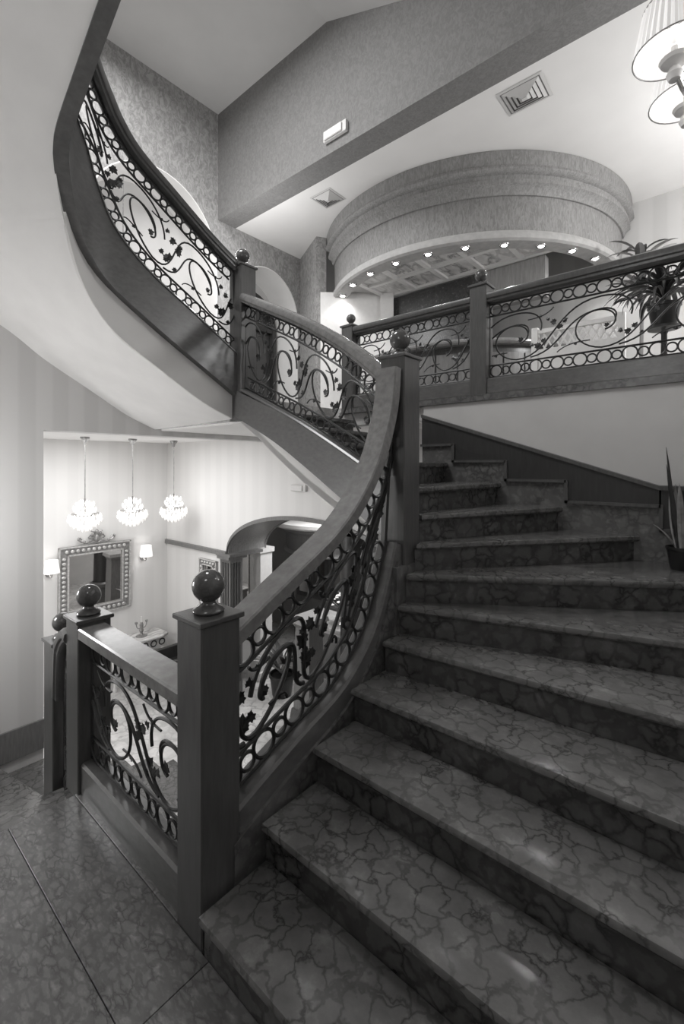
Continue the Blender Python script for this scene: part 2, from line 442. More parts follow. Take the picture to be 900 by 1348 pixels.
# main flight (from the landing up to the balcony level)
LN = [((-1.51, .97), (XR, .97)), ((-1.51, 1.27), (XR, 1.25)), ((-1.51, 1.585), (XR, 1.56)), ((-1.51, 1.87), (XR, 1.88)),
      ((-1.51, 2.15), (XR, 2.32)), ((-1.51, 2.295), (XR, 3.00)), ((-1.51, 2.37), (.60, YB)), ((-1.51, 2.47), (-.50, YB)),
      ((-1.53, 2.56), (-1.00, YB)), ((-1.62, 2.60), (-1.48, YB)), ((-1.86, 2.62), (-1.97, YB)), ((-2.25, 2.64), (-2.38, YB)),
      ((-2.65, 2.68), (-2.75, YB)), ((-3.0, 2.72), (-3.05, YB)), ((-3.35, 2.75), (-3.35, YB))]
ZS = [RISE*(i+1) for i in range(11)]+[2.02, 2.17, 2.32, UP]
lines = [(a, b_, z) for (a, b_), z in zip(LN, ZS)]
st = thing('staircase', (-.5, 1.0, 0), 'veined marble staircase with winding steps rising beside the scrolled rail to the balcony', 'staircase')
make_steps(st, lines, {5: [(XR, YB)]})
# body beneath the first straight steps and soffit under the upper run
q = MB()
for i in range(8):
    (a, b_, z), (a2, b2, z2) = lines[i], lines[i+1]
    nxt = [(XR, YB)] if i == 5 else []
    dv = (Vector(a2)+Vector(b2)-Vector(a)-Vector(b_)).normalized()*.04
    q.prism([tuple(Vector(a)+dv), tuple(Vector(b_)+dv)]+nxt+[b2, a2], z-.40, z-.041)
obj('stair_body', q, 'plaster_grey', st)
inn = [(-1.56, 2.55, 1.20), (-1.9, 2.58, 1.33), (-2.33, 2.60, 1.54), (-2.65, 2.63, 1.70), (-3.04, 2.66, 1.93), (-3.3, 2.68, 2.10), (-3.58, 2.70, 2.255)]
out = [(-.9, YB, 1.20), (-1.5, YB, 1.33), (-2.3, YB, 1.54), (-2.7, YB, 1.70), (-3.05, YB, 1.93), (-3.3, YB, 2.10), (-3.58, YB, 2.255)]
q = MB(); q.slab(inn, out, .06)
obj('soffit', q, 'plaster_white', st, True)
# plaster fascia between soffit and wood stringer
q = MB(); q.slab([(x, y+.0, z) for x, y, z in inn], [(x, y+.06, z) for x, y, z in inn], .22); obj('fascia', q, 'plaster_white', st)
# marble stringer under the wood curb on the well side
CUR = [(1.12, .42), (1.24, .47), (1.52, .575), (1.79, .67), (1.98, .80), (2.12, .96), (2.22, 1.16), (2.27, 1.28), (2.31, 1.38)]   # top of wood curb (y, z)
cc = catmull([(y, z) for y, z in CUR], 6)
q = MB(); A = [(-1.67, p.x, p.y-.11) for p in cc]; B = [(-1.525, p.x, p.y-.11) for p in cc]
n = len(cc); A0 = [(-1.67, p.x, max(-.2, p.y-.75)) for p in cc]; B0 = [(-1.525, p.x, max(-.2, p.y-.75)) for p in cc]
q.add(A+B+A0+B0, [f for i in range(n-1) for f in ((i, i+1, n+i+1, n+i), (2*n+i, 3*n+i, 3*n+i+1, 2*n+i+1), (i, 2*n+i, 2*n+i+1, i+1), (n+i, n+i+1, 3*n+i+1, 3*n+i))]+[(0, n, 3*n, 2*n), (n-1, 3*n-1, 4*n-1, 2*n-1)])
obj('stringer', q, 'marble_side', st, True)
# marble plinth under the upper newel post
q = MB(); q.box(-1.71, -1.512, 2.27, 2.58, .60, 1.235); obj('plinth', q, 'marble_side', st)

# skirting on the wall beside the stairs: marble upstands and stepped wood panel
SK = [(XR, -.36, 1.40), (-.36, -.95, 1.56), (-.95, -1.41, 1.715), (-1.41, -1.88, 1.87), (-1.88, -2.2, 2.02)]
sk = struct('baseboard_back', MB().box(-2.2, XR, YB-.006, YB-.001, 1.0, 1.3), 'marble_side')
for x1, x0, z in SK:
    q = MB(); q.box(x0, x1, YB-.022, YB-.002, z-.4, z); obj('marble_upstand', q, 'marble_side', sk)
ztop = lambda x: 1.70 if x > -.37 else 1.70+(-.37-x)*(2.31-1.70)/(2.21-.37)
q = MB()
for x1, x0, z in SK:
    pts = [x1, -.37, x0] if x1 > -.3 else [x1, x0]
    for u, v_ in zip(pts[:-1], pts[1:]):
        vs = [(u, YB-.03, z), (v_, YB-.03, z), (v_, YB-.03, ztop(v_)), (u, YB-.03, ztop(u))]
        q.add(vs+[(x, YB, zz) for x, _, zz in vs], [(0,1,2,3), (7,6,5,4), (0,4,5,1), (1,5,6,2), (2,6,7,3), (3,7,4,0)])
bb = struct('baseboard_stair', q, 'wood_black')
q = MB()
def tframe(pts): return [(Vector(p), Vector((0, -1, 0)), Vector((0, 0, 1))) for p in pts]
q.sweep(tframe([(XR, YB-.03, 1.70), (-.37, YB-.03, 1.70), (-2.2, YB-.03, 2.31)]), [(-.01, -.02), (.016, -.02), (.016, .008), (-.01, .012)])
for x1, x0, z in SK:
    q.box(x0-.01, x1, YB-.044, YB-.03, z, z+.022)
for (x1, x0, z), (_, _, z2) in zip(SK[:-1], SK[1:]):
    q.box(x0-.012, x0+.012, YB-.044, YB-.03, z, z2+.02)
obj('moulding', q, 'wood_dark', bb)

# ------------------------------------------------------------------ upper flight (over the landing): soffit, stairs
arc = [(-3.20-.42*math.cos(a), 1.50-.45*math.sin(a)) for a in [PI/2*i/10 for i in range(11)]]
PU = Path([(-3.62, 2.65), (-3.62, 2.0)]+arc+[(-2.6, 1.05), (-1.6, 1.05)])      # plan line of the upper sweep
UB = [(-.02, 2.50), (.15, 2.60), (.75, 2.95), (1.15, 3.21), (1.37, 3.42), (1.53, 3.66), (1.65, 3.82), (1.85, 3.98), (2.15, 4.15), (2.8, 4.50), (3.4, 4.83)]   # underside of its stringer
def zB(u):
    for (a, za), (c, zc) in zip(UB[:-1], UB[1:]):
        if u <= c: return za+(zc-za)*(u-a)/(c-a)
    return UB[-1][1]
def side_pt(u, off):
    p, _ = PU.at(u); _, d1 = PU.at(max(0, u-.06)); _, d2 = PU.at(min(PU.L, u+.06)); d = (d1+d2).normalized(); return (p.x+d.y*off, p.y-d.x*off)
UPS = [(0, 2.29), (.33, 2.42), (.75, 2.66), (1.1, 2.88), (1.34, 3.18), (1.5, 3.52), (1.65, None), (1.85, None), (2.15, None), (2.65, None), (3.3, None)]
UPI = [side_pt(u, .036)+((z if z else zB(u)+.012),) for u, z in UPS]+[(-1.1, 1.0, 5.0), (XR, 1.0, 5.0)]
UPO = [(XL,2.62,2.26), (XL,2.30,2.40), (XL,1.90,2.64), (XL,1.50,2.88), (XL,1.10,3.16), (XL,.40,3.45), (XL,YF,3.68), (-4.3,YF,3.86), (-3.4,YF,4.06), (-2.5,YF,4.40), (-1.6,YF,4.84), (-1.1,YF,5.0), (XR,YF,5.0)]
us = thing('staircase', (-4.4, 2.6, UP), 'upper marble flight with pale plaster underside curving over the landing', 'staircase')
ci = catmull(UPI, 5); co = catmull(UPO, 5)
for v_ in co:
    v_.x = max(v_.x, XL); v_.y = max(v_.y, YF)
q = MB(); q.slab([tuple(p) for p in ci], [tuple(p) for p in co], .05); obj('soffit', q, 'plaster_white', us, True)
q = MB(); us_ = [(u, z) for u, z in UPS if z]; fz = catmull(us_, 5)
q.slab([side_pt(p.x, .026)+(p.y+.003,) for p in fz], [side_pt(p.x, .046)+(p.y+.003,) for p in fz], .42); obj('fascia', q, 'plaster_white', us, True)
ul = []
for k in range(4, 50, 3):
    k2 = min(k+4, len(ci)-1)
    a_ = ci[k].lerp(co[k], .09); b_ = co[k].lerp(ci[k], .01)
    ul.append(((a_.x, a_.y), (b_.x, b_.y), max(ci[k2].z, co[k2].z)+.13))
make_steps(us, ul[1:])

# lower flight down to the lobby
ls = thing('staircase', (-3.6, 0.3, LOB), 'marble steps leading down from the landing beside the striped wall', 'staircase')
LL = [((-2.80, 1.16), (-2.80, YF)), ((-3.12, 1.16), (-3.12, YF)), ((-3.42, 1.16), (-3.6, YF)), ((-3.52, 1.2), (-4.6, YF)), ((-3.55, 1.25), (XL, .35)),
      ((-3.55, 1.35), (XL, 1.05)), ((-3.55, 1.62), (XL, 1.55)), ((-3.55, 1.92), (XL, 1.9)), ((-3.55, 2.22), (XL, 2.2)), ((-3.55, 2.52), (XL, 2.52)), ((-3.55, 2.82), (XL, 2.82)), ((-3.55, 3.1), (XL, 3.1))]
for i in range(len(LL)-1):
    z = -.168*(i+1); (a, b_), (a2, b2) = LL[i], LL[i+1]
    a, b_, a2, b2 = (Vector(p) for p in (a, b_, a2, b2)); d = ((a2+b2)-(a+b_)).normalized()*.03
    ex = [Vector((XL, YF))] if i == 3 else []
    q = MB(); q.bevel_prism([tuple(p) for p in [a, b_]+ex+[b2+d, a2+d]], z-.04, z, .012)
    if i < 10: obj('tread', q, 'marble_step', ls, True)
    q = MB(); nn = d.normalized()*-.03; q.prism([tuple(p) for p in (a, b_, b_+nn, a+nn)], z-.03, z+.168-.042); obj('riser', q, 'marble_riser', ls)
q = MB(); q.box(-3.6, -3.2, 1.12, 1.16, LOB, -.55); q.box(-3.2, -2.80, 1.12, 1.16, LOB, -.25)
for k in range(6): q.box(-3.62, -3.56, 1.25+.3*k, 1.55+.3*k, LOB, -.80-.168*k)
obj('side_wall', q, 'plaster_grey', ls)
# stepped skirting on the striped wall
q = MB()
for (y0, y1, z0, z1) in [(YF, .35, -.50, -.08), (.35, 1.05, -.72, -.34), (1.05, 1.49, -.90, -.62)]:
    q.box(XL, XL+.025, y0, y1, z0, z1)
struct('baseboard_left', q, 'wood_mid')
# well-side wall under landing edge and under main flight
mb = MB(); mb.box(-2.80, -1.56, 1.10, 1.155, LOB, -.03); mb.box(-1.62, -1.56, 1.155, 2.56, LOB, -.0); mb.box(-1.62, -1.3, 2.50, 2.56, LOB, .55); mb.box(-1.36, -1.3, 2.56, YB-.01, LOB, .75)
struct('wall_well', mb, 'plaster_grey')

# ------------------------------------------------------------------ newel posts
def newel(x, y, z0, ztop_, label, a=.18, ball=.066, wood_m='wood_dark'):
    t = thing('newel_post', (x, y, z0), label, 'newel post', 'newel posts with ball finials')
    h = a/2; q = MB(); r = .006
    poly = [(x-h+r, y-h), (x+h-r, y-h), (x+h, y-h+r), (x+h, y+h-r), (x+h-r, y+h), (x-h+r, y+h), (x-h, y+h-r), (x-h, y-h+r)]
    q.prism(poly, z0, ztop_-.022); obj('shaft', q, wood_m, t)
    hh = h+.012; q = MB(); q.bevel_prism([(x-hh, y-hh), (x+hh, y-hh), (x+hh, y+hh), (x-hh, y+hh)], ztop_-.022, ztop_, .004); obj('cap', q, wood_m, t)
    s = ball/.066; prof = [(0, 0), (.057, 0), (.062, .004), (.064, .011), (.061, .018), (.052, .023), (.05, .026), (.038, .031), (.030, .039), (.027, .049), (.031, .058)]
    q = MB(); q.lathe([(r_*s, z_*s) for r_, z_ in prof], (x, y, ztop_), 28); f = obj('finial_base', q, 'marble_ball', t, True)
    q = MB(); q.ellipsoid((x, y, ztop_+(.05+.058)*s), ball, ball, ball, 32, 18); obj('finial_ball', q, 'marble_ball', f, True)
    return t
newel(-1.62, 1.06, 0, 1.25, 'dark wood newel post at the foot of the rising marble stairs')
newel(-2.87, 1.07, -.03, .975, 'dark wood newel post at the far end of the level landing rail')
newel(-3.60, 1.17, -.60, .63, 'dark wood newel post a few steps down beside the striped wall')
newel(-1.61, 2.457, 1.235, 2.54, 'dark wood newel post standing where the stairs turn, joined by a steep handrail')
newel(-3.60, 2.735, 2.27, 3.765, 'dark wood newel post hanging between the two curved stringers')
newel(-1.66, YB+.06, 2.45, 3.41, 'dark wood newel post between the two balcony rail panels', .15, .055)
newel(-3.13, YB+.06, 2.40, 3.35, 'dark wood newel post at the head of the stairs, end of balcony rail', .15, .05)

# ------------------------------------------------------------------ railings
def resample(P, n):
    cum = [0]
    for a, b_ in zip(P[:-1], P[1:]): cum.append(cum[-1]+(b_-a).length)
    out = []; k = 0
    for i in range(n+1):
        t = cum[-1]*i/n
        while k < len(P)-2 and cum[k+1] < t: k += 1
        L = cum[k+1]-cum[k]; out.append(P[k].lerp(P[k+1], (t-cum[k])/L if L > 0 else 0))
    return out, cum[-1]
def offset(P, d):
    out = []
    for i in range(len(P)):
        t = (P[min(i+1, len(P)-1)]-P[max(i-1, 0)]).normalized(); out.append(P[i]+Vector((-t.y, t.x))*d)
    # drop points that fold back
    res = [out[0]]
    for i in range(1, len(out)):
        if (out[i]-res[-1]).dot(P[i]-P[i-1]) > 0: res.append(out[i])
    return res
RAILP = [(-.07, .012), (-.075, .03), (-.07, .055), (-.05, .068), (0, .074), (.05, .068), (.07, .055), (.075, .03), (.07, .012), (.058, .004), (.055, -.012), (.04, -.02), (-.04, -.02), (-.055, -.012), (-.058, .004)]
FLATP = [(-.075, .0), (-.075, .05), (-.068, .058), (.068, .058), (.075, .05), (.075, .0), (.06, -.01), (-.06, -.01)]
RINGS = {}
def ring_mesh(R, r, seg=18):
    k = (round(R, 4), round(r, 4), seg)
    if k not in RINGS:
        q = MB(); q.tube([(R*math.cos(2*PI*i/seg), 0, R*math.sin(2*PI*i/seg)) for i in range(seg)], r, 6, True); RINGS[k] = mesh('ring', q, 'iron', True)
    return RINGS[k]
def leaf_mesh():
    out = [(0, -.10), (.10, -.02), (.34, -.16), (.42, .10), (.62, .22), (.42, .36), (.50, .62), (.26, .60), (.0, 1.0), (-.26, .60), (-.50, .62), (-.42, .36), (-.62, .22), (-.42, .10), (-.34, -.16), (-.10, -.02)]
    n = len(out); q = MB()
    vs = [(x, .10-.22*abs(x), z) for x, z in out]+[(x, .02-.22*abs(x), z) for x, z in out]+[(0, .16, .3), (0, .04, .3)]
    fs = [(i, (i+1) % n, 2*n) for i in range(n)]+[(n+(i+1) % n, n+i, 2*n+1) for i in range(n)]+[(i, n+i, n+(i+1) % n, (i+1) % n) for i in range(n)]
    q.add(vs, fs); return mesh('leaf', q, 'iron')
LEAF = leaf_mesh()
def bez(p0, p1, p2, p3, n=14):
    p0, p1, p2, p3 = (Vector(p) for p in (p0, p1, p2, p3)); return [p0*(1-t)**3+p1*3*t*(1-t)**2+p2*3*t*t*(1-t)+p3*t**3 for t in [i/n for i in range(n+1)]]
PER = 1.12
def motif():
    c = Vector((0, .47)); m1 = []
    for i in range(31):
        a = math.radians(-70+340*i/30); r = .13+.32*(i/30)**1.25; m1.append(c+Vector((math.cos(a)*r*.9, math.sin(a)*r)))
    m1 += bez((0, .02), (.50, .0), (.52, .98), (PER+.0, .975))[1:]+bez((PER+.0, .975), (PER+.26, .975), (PER+.40, .80), (PER+.34, .54), 10)[1:]
    m2 = bez((.20, .03), (.66, .10), (.62, .73), (PER+.0, .74))+bez((PER, .74), (PER+.14, .74), (PER+.2, .63), (PER+.16, .52), 6)[1:]
    t1 = bez((.52, .96), (.44, .84), (.34, .80), (.16, .80), 8); t2 = bez((.56, .05), (.66, .17), (.80, .20), (.98, .19), 8)
    leaves = [(.60, .55, 20, 1.1), (.52, .66, 80, 1.0), (.44, .74, -40, .7), (.66, .66, -70, .8), (.30, .24, 60, 1.1), (.38, .32, -30, 1.0), (.22, .28, 110, .75), (.45, .18, -120, .7),
              (.06, .42, 40, .8), (.34, .83, 150, .55), (.80, .16, -30, .55)]
    return [m1, m2, t1, t2], leaves
STR, LEAVES = motif()
def railing(label, path, top, bot, motifs, delta=.10, rb=.0095, rs=.0085, rail_prof=RAILP, railmat='wood_rail', flip=False, width=None, leafs=.05, string=None, base=None, loc_z=None, a0=0.0, a1=1.0, thick_seg=18):
    """top / bot: (s, z) control points of handrail underside and of the curb top"""
    p0 = path.p3(bot[0][0], bot[0][1]); t = thing('stair_railing', p0, label, 'railing', 'wrought iron railings with dark wood handrails')
    T, _ = resample(catmull(top, 16), 90); B, _ = resample(catmull(bot, 16), 90)
    def frames(P):
        fr = []
        for i, q in enumerate(P):
            a = P[max(i-1, 0)]; c = P[min(i+1, len(P)-1)]; pos_, d = path.at(q.x)
            _, d1 = path.at(a.x); _, d2 = path.at(c.x); d = (d1+d2).normalized()
            tt = (path.p3(c.x, c.y)-path.p3(a.x, a.y)).normalized(); side = Vector((d.y, -d.x, 0)); up = side.cross(tt).normalized()
            fr.append((Vector((pos_.x, pos_.y, q.y)), side, up))
        return fr
    q = MB(); q.sweep(frames(T), rail_prof); obj('handrail', q, railmat, t, True)
    if base:
        q = MB(); q.sweep(frames(B), [(-base[0], -base[1]), (base[0], -base[1]), (base[0], -.012), (base[0]-.012, 0), (-base[0]+.012, 0), (-base[0], -.012)]); obj('bottom_rail', q, 'wood_string', t, True)
    Ti = offset(T, -.03); Bi = offset(B, .012)
    Tb, _ = resample(offset(T, -.03-delta), 90); Bb, _ = resample(offset(B, .012+delta), 90)
    def tube2(P, r, nm, square=False):
        pts = [path.p3(p.x, p.y) for p in P]; q = MB(); q.tube(pts, r, 6); return obj(nm, q, 'iron', t, True)
    tube2(Tb, rb, 'upper_bar'); tube2(Bb, rb, 'lower_bar'); tube2(resample(Ti, 60)[0], rb, 'top_bar'); tube2(resample(Bi, 60)[0], rb, 'base_bar')
    # end bars
    for k in (0, -1):
        q = MB(); q.tube([path.p3(Bi[k].x, Bi[k].y), path.p3(Ti[k].x, Ti[k].y)], rb*1.1, 4); obj('end_bar', q, 'iron', t)
    # rings
    for P in (offset(T, -.03-delta/2), offset(B, .012+delta/2)):
        Pr, L = resample(P, 400); RL = delta/2-rb*.3; RS = RL*.66; u = RL+.01; big = True
        while u < L-RL*.6:
            f = u/L*400; i = min(399, int(f)); q = Pr[i].lerp(Pr[i+1], f-i); R_ = RL if big else RS
            i0 = max(0, i-3); i1 = min(400, i+4); tt = (path.p3(Pr[i1].x, Pr[i1].y)-path.p3(Pr[i0].x, Pr[i0].y)).normalized()
            _, d = path.at(q.x); side = Vector((d.y, -d.x, 0)); up = side.cross(tt).normalized()
            M = Matrix((tt, -side, up)).transposed().to_4x4(); M.translation = path.p3(q.x, q.y)
            inst('ring', ring_mesh(R_, rb*.85, thick_seg), t, M)
            u += RL+RS+.002; big = not big
    # scrolls
    nb = len(Tb)-1
    def mp(a, v_):
        a = min(1, max(0, a)); f = a*nb; i = min(nb-1, int(f)); p = Bb[i].lerp(Bb[i+1], f-i); q = Tb[i].lerp(Tb[i+1], f-i); r = p.lerp(q, .03+.94*v_); return path.p3(r.x, r.y)
    u0, u1 = -.42, motifs*PER-.42
    for mi in range(-1, motifs):
        for si, strand in enumerate(STR):
            pts = []
            for p in strand:
                a = (p.x+mi*PER-u0)/(u1-u0)
                if -1e-6 <= a <= 1+1e-6:
                    v_ = p.y
                    pts.append(mp(1-a if flip else a, v_))
            if len(pts) > 4:
                q = MB(); q.tube(pts, rs if si < 2 else rs*.7, 6); obj('scroll' if si < 2 else 'tendril', q, 'iron', t, True)
        for (x, v_, ang, sc_) in LEAVES:
            a = (x+mi*PER-u0)/(u1-u0)
            if .01 < a < .99:
                a_ = 1-a if flip else a
                c = mp(a_, v_); e = (mp(a_+.005, v_)-mp(a_-.005, v_)).normalized(); _, d = path.at(0)
                hz = Vector((e.x, e.y, 0)); nrm = Vector((e.y, -e.x, 0)).normalized() if hz.length > .05 else Vector((d.y, -d.x, 0))
                up = nrm.cross(e).normalized(); ca, sa = math.cos(math.radians(ang)), math.sin(math.radians(ang))
                X = e*ca+up*sa; Z = -e*sa+up*ca; s_ = leafs*sc_*random.uniform(.85, 1.15)
                M = Matrix((X*s_, nrm*(s_*random.choice((-1, 1))), Z*s_)).transposed().to_4x4(); M.translation = c-Z*s_*.3
                inst('leaf', LEAF, t, M)
    return t, frames, T, B
# level rail along the landing
railing('level dark wood rail on scrolled ironwork along the landing edge', Path([(-2.78, 1.055), (-1.71, 1.05)]), [(0, .875), (1.07, .865)], [(0, .17), (1.07, .17)], 2, .115, .009, .0085, FLATP, base=(.06, .17), leafs=.055, flip=True)
# rising rail from landing newel to turn newel
t, fr, T, B = railing('steep curved dark wood handrail with scrolled ironwork beside the marble steps', Path([(-1.612, 1.10), (-1.612, 2.42)]),
    [(.02, 1.09), (.05, 1.105), (.10, 1.13), (.25, 1.21), (.42, 1.30), (.71, 1.46), (.92, 1.64), (1.08, 1.85), (1.18, 2.06), (1.235, 2.24), (1.26, 2.44)],
    [(y-1.10, z) for y, z in CUR], 4, .125, .0105, .0115, [(a*1.0, b_*1.05) for a, b_ in FLATP], base=(.072, .11), leafs=.06, thick_seg=24, flip=True)
# second rise from the turn newel to the hanging newel
P45 = Path([(p.x, p.y) for p in catmull([(-1.70, 2.50), (-2.1, 2.565), (-2.6, 2.62), (-3.51, 2.70)], 8)])
sx = lambda x: (-1.70-x)*1.0065
railing('curved dark wood handrail with scrolled ironwork climbing to the hanging newel', P45, [(0, 2.36), (sx(-1.94), 2.545), (sx(-2.22), 2.735), (sx(-2.62), 2.965), (sx(-3.0), 3.155), (P45.L, 3.40)],
    [(0, 1.74), (sx(-2.04), 1.91), (sx(-2.62), 2.19), (sx(-3.0), 2.355), (P45.L, 2.57)], 4, .10, .0085, .0075, RAILP, base=(.06, .02), leafs=.055, flip=True)
def stringer(name, label, path, top, bot, th, n=60, ledge=True):
    Tt, _ = resample(catmull(top, 12), n); Bt, _ = resample(catmull(bot, 12), n); vs = []; fs = []; h = th/2
    for a, b_ in zip(Tt, Bt):
        pa, d = path.at(a.x); pb, d2 = path.at(b_.x); s1 = Vector((d.y, -d.x)); s2 = Vector((d2.y, -d2.x))
        vs += [(pa.x+s1.x*h, pa.y+s1.y*h, a.y), (pa.x-s1.x*h, pa.y-s1.y*h, a.y), (pb.x-s2.x*h, pb.y-s2.y*h, b_.y), (pb.x+s2.x*h, pb.y+s2.y*h, b_.y)]
    for k in range(n):
        for i in range(4): fs.append((k*4+i, k*4+(i+1) % 4, k*4+4+(i+1) % 4, k*4+4+i))
    fs += [(0, 1, 2, 3), (n*4+3, n*4+2, n*4+1, n*4)]
    q = MB(); q.add(vs, fs)
    return q
q = stringer('stringer', '', P45, [(-.05, 1.70), (sx(-2.04), 1.89), (sx(-2.62), 2.17), (sx(-3.0), 2.335), (P45.L+.08, 2.56)], [(-.05, 1.34), (sx(-2.04), 1.55), (sx(-2.3), 1.69), (sx(-2.62), 1.865), (sx(-3.0), 2.06), (P45.L+.08, 2.31)], .13)
obj('wood_stringer', q, 'wood_string', st, True)
# upper sweep from the hanging newel over the landing
UT = [(-.02, 2.90), (.45, 3.18), (.86, 3.42), (1.12, 3.66), (1.28, 3.95), (1.42, 4.20), (1.85, 4.52), (2.4, 4.82)]
UT2 = [(-.02, 2.90), (.45, 3.18), (.86, 3.42), (1.12, 3.66), (1.28, 3.95), (1.42, 4.20), (1.7, 4.45), (1.95, 4.58), (2.3, 4.74), (2.8, 4.98), (3.4, 5.28)]
q = stringer('stringer', '', PU, UT2, UB, .09, 90); obj('wood_stringer', q, 'wood_string', us, True)
railing('sweeping dark wood handrail with scrolled ironwork rising over the landing', PU, [(0, 3.72), (.30, 3.88), (.68, 4.12), (.97, 4.31), (1.12, 4.48), (1.24, 4.68), (1.45, 4.98), (1.85, 5.27), (2.4, 5.52)],
    [(s_, z+.012) for s_, z in UT], 5, .10, .0085, .0075, RAILP, 'wood_dark', base=(.055, .02), leafs=.055, flip=True)
# short drop from landing newel to the lower newel
railing('short drooping handrail with dark ironwork beside the steps going down', Path([(-2.95, 1.04), (-3.25, 1.08), (-3.51, 1.15)]), [(0, .80), (.12, .79), (.28, .68), (.40, .50), (.50, .27)], [(.02, -.14), (.2, -.20), (.53, -.42)], 1, .09, .009, .0085, RAILP, 'wood_dark', base=(.055, .10), leafs=.05)
# balcony rails
yb = YB+.06
railing('balcony rail with scrolled ironwork between the stair head and the middle post', Path([(-3.05, yb), (-1.735, yb)]), [(0, 3.255), (1.315, 3.255)], [(0, 2.59), (1.315, 2.59)], 3, .10, .0075, .0065, RAILP, 'wood_dark', base=(.06, .13), leafs=.045)
railing('long balcony rail with scrolled ironwork reaching to the right-hand wall', Path([(-1.585, yb), (XR, yb)]), [(0, 3.255), (1.0, 3.255), (XR+1.585, 3.255)], [(0, 2.59), (1.0, 2.59), (XR+1.585, 2.59)], 4, .10, .0075, .0065, RAILP, 'wood_dark', base=(.06, .13), leafs=.045)
mb = MB(); mb.box(-3.2, XR+.2, YB-.02, YB+.16, 2.40, 2.455); struct('trim_6', mb, 'marble_side', False, 'marble edge of the balcony floor')

# ------------------------------------------------------------------ upper room: round bar canopy
CX, CY = -2.95, 6.25; CA0, CA1 = math.radians(-131), math.radians(8)
can = thing('bar_canopy', (CX, CY-1.9, 4.18), 'big curved canopy over the bar with wood-grained drum and a row of spotlights', 'canopy')
def arcp(name, prof, mat, n=64, parent=can, a0=CA0):
    q = MB(); q.lathe(prof, (CX, CY, 0), n, a0, CA1); return obj(name, q, mat, parent, True)
arcp('upper_band', [(1.9, 5.045), (2.05, 5.045), (2.04, 4.90), (2.035, 4.885), (1.9, 4.885)], 'drum_paper')
arcp('moulding', [(1.88, 4.89), (2.06, 4.89), (2.07, 4.86), (2.05, 4.835), (2.01, 4.82), (2.0, 4.78), (2.03, 4.765), (2.03, 4.73), (1.985, 4.70), (1.97, 4.66), (1.96, 4.64), (1.88, 4.64)], 'drum_paper')
arcp('lower_band', [(1.88, 4.645), (1.94, 4.645), (1.935, 4.28), (1.88, 4.28)], 'drum_paper')
arcp('lip', [(1.86, 4.285), (1.945, 4.285), (1.965, 4.25), (1.965, 4.20), (1.94, 4.18), (1.76, 4.18), (1.76, 4.24)], 'drum_lip')
xs = [-3.70, -3.23, -2.76, -2.29, -1.82, -1.35]; ys = [4.42, 4.86, 5.30]
def clipc(p, r=1.74):
    d = Vector((p[0]-CX, p[1]-CY)); L = d.length
    if L > r: d *= r/L
    return (CX+d.x, CY+d.y)
for i in range(5):
    for j in range(2):
        cell = []
        x0, x1, y0, y1 = xs[i]+.03, xs[i+1]-.03, ys[j]+.03, ys[j+1]-.03
        for k in range(6): cell.append((x0+(x1-x0)*k/6, y0))
        for k in range(4): cell.append((x1, y0+(y1-y0)*k/4))
        for k in range(6): cell.append((x1+(x0-x1)*k/6, y1))
        for k in range(4): cell.append((x0, y1+(y0-y1)*k/4))
        pts = []
        for p in cell:
            c = clipc(p)
            if not pts or (Vector(c)-Vector(pts[-1])).length > .004: pts.append(c)
        ar = abs(sum(pts[k-1][0]*pts[k][1]-pts[k][0]*pts[k-1][1] for k in range(len(pts))))/2
        if ar > .02:
            q = MB(); q.prism(pts, 4.235, 4.25); obj('ceiling_panel', q, 'marble_panel' if 'marble_panel' in MATS else 'marble_glass', can)
q = MB()
q.prism([clipc(p, 1.79) for p in [(-4.7+.1*k, 4.0) for k in range(0, 36)]]+[(-1.3, 5.34), (-3.66, 5.34)], 4.25, 4.27)
obj('backing', q, 'plaster_grey', can)
q = MB()
for x in xs:
    y0 = CY-math.sqrt(max(0, 1.76**2-(x-CX)**2)); 
    if y0 < 5.3: q.box(x-.03, x+.03, y0, 5.33, 4.205, 4.249)
for y in ys[1:]:
    hw = math.sqrt(1.76**2-(y-CY)**2); q.box(max(CX-hw, -3.66), CX+hw, y-.03, y+.03, 4.203, 4.249)
obj('panel_frame', q, 'trim_white', can)
# bulkhead with dark mosaic and pale niche walls
q = MB(); q.box(-3.62, -2.30, 5.34, 5.46, 3.35, 4.19); struct('wall_bar', q, 'mosaic')
q = MB(); q.box(-2.30, -1.58, 5.34, 5.46, 3.75, 4.20); struct('wall_bar_bulkhead', q, 'wood_pale')
q = MB(); q.prism([(-4.40, 4.70), (-4.34, 4.62), (-3.60, 5.30), (-3.66, 5.40)], UP, 4.25); struct('wall_bar_side', q, 'trim_white')
q = MB(); q.prism([(-3.70, 5.15), (-3.55, 5.25), (-3.62, 5.36), (-3.76, 5.26)], UP, 4.25); struct('trim_7', q, 'trim_white', False, 'pale pilaster beside the bar')
# spotlights
sp0 = None
for k in range(11):
    a = math.radians(-127+k*12.4); x, y = CX+1.85*math.cos(a), CY+1.85*math.sin(a)
    if sp0 is None:
        sp0 = thing('spotlight', (x, y, 4.18), 'small round recessed spotlight in the rim under the bar canopy', 'spotlight', 'spotlights under the bar canopy')
        q = MB(); q.lathe([(.033, -.012), (.05, -.014), (.056, -.006), (.056, 0)], (x, y, 4.18), 16); obj('trim_ring', q, 'chrome', sp0, True)
        q = MB(); q.lathe([(0, -.02), (.02, -.018), (.033, -.008)], (x, y, 4.18), 14); obj('bulb', q, 'bulb', sp0, True)
        base0 = Vector((x, y, 4.18))
    else: copy_tree(sp0, Vector((x, y, 4.18))-base0)
    if k % 2 == 0: lamp('spot_lamp', 'SPOT', (x, y, 4.14), 6, .03, (x, y, 0), angle=140)
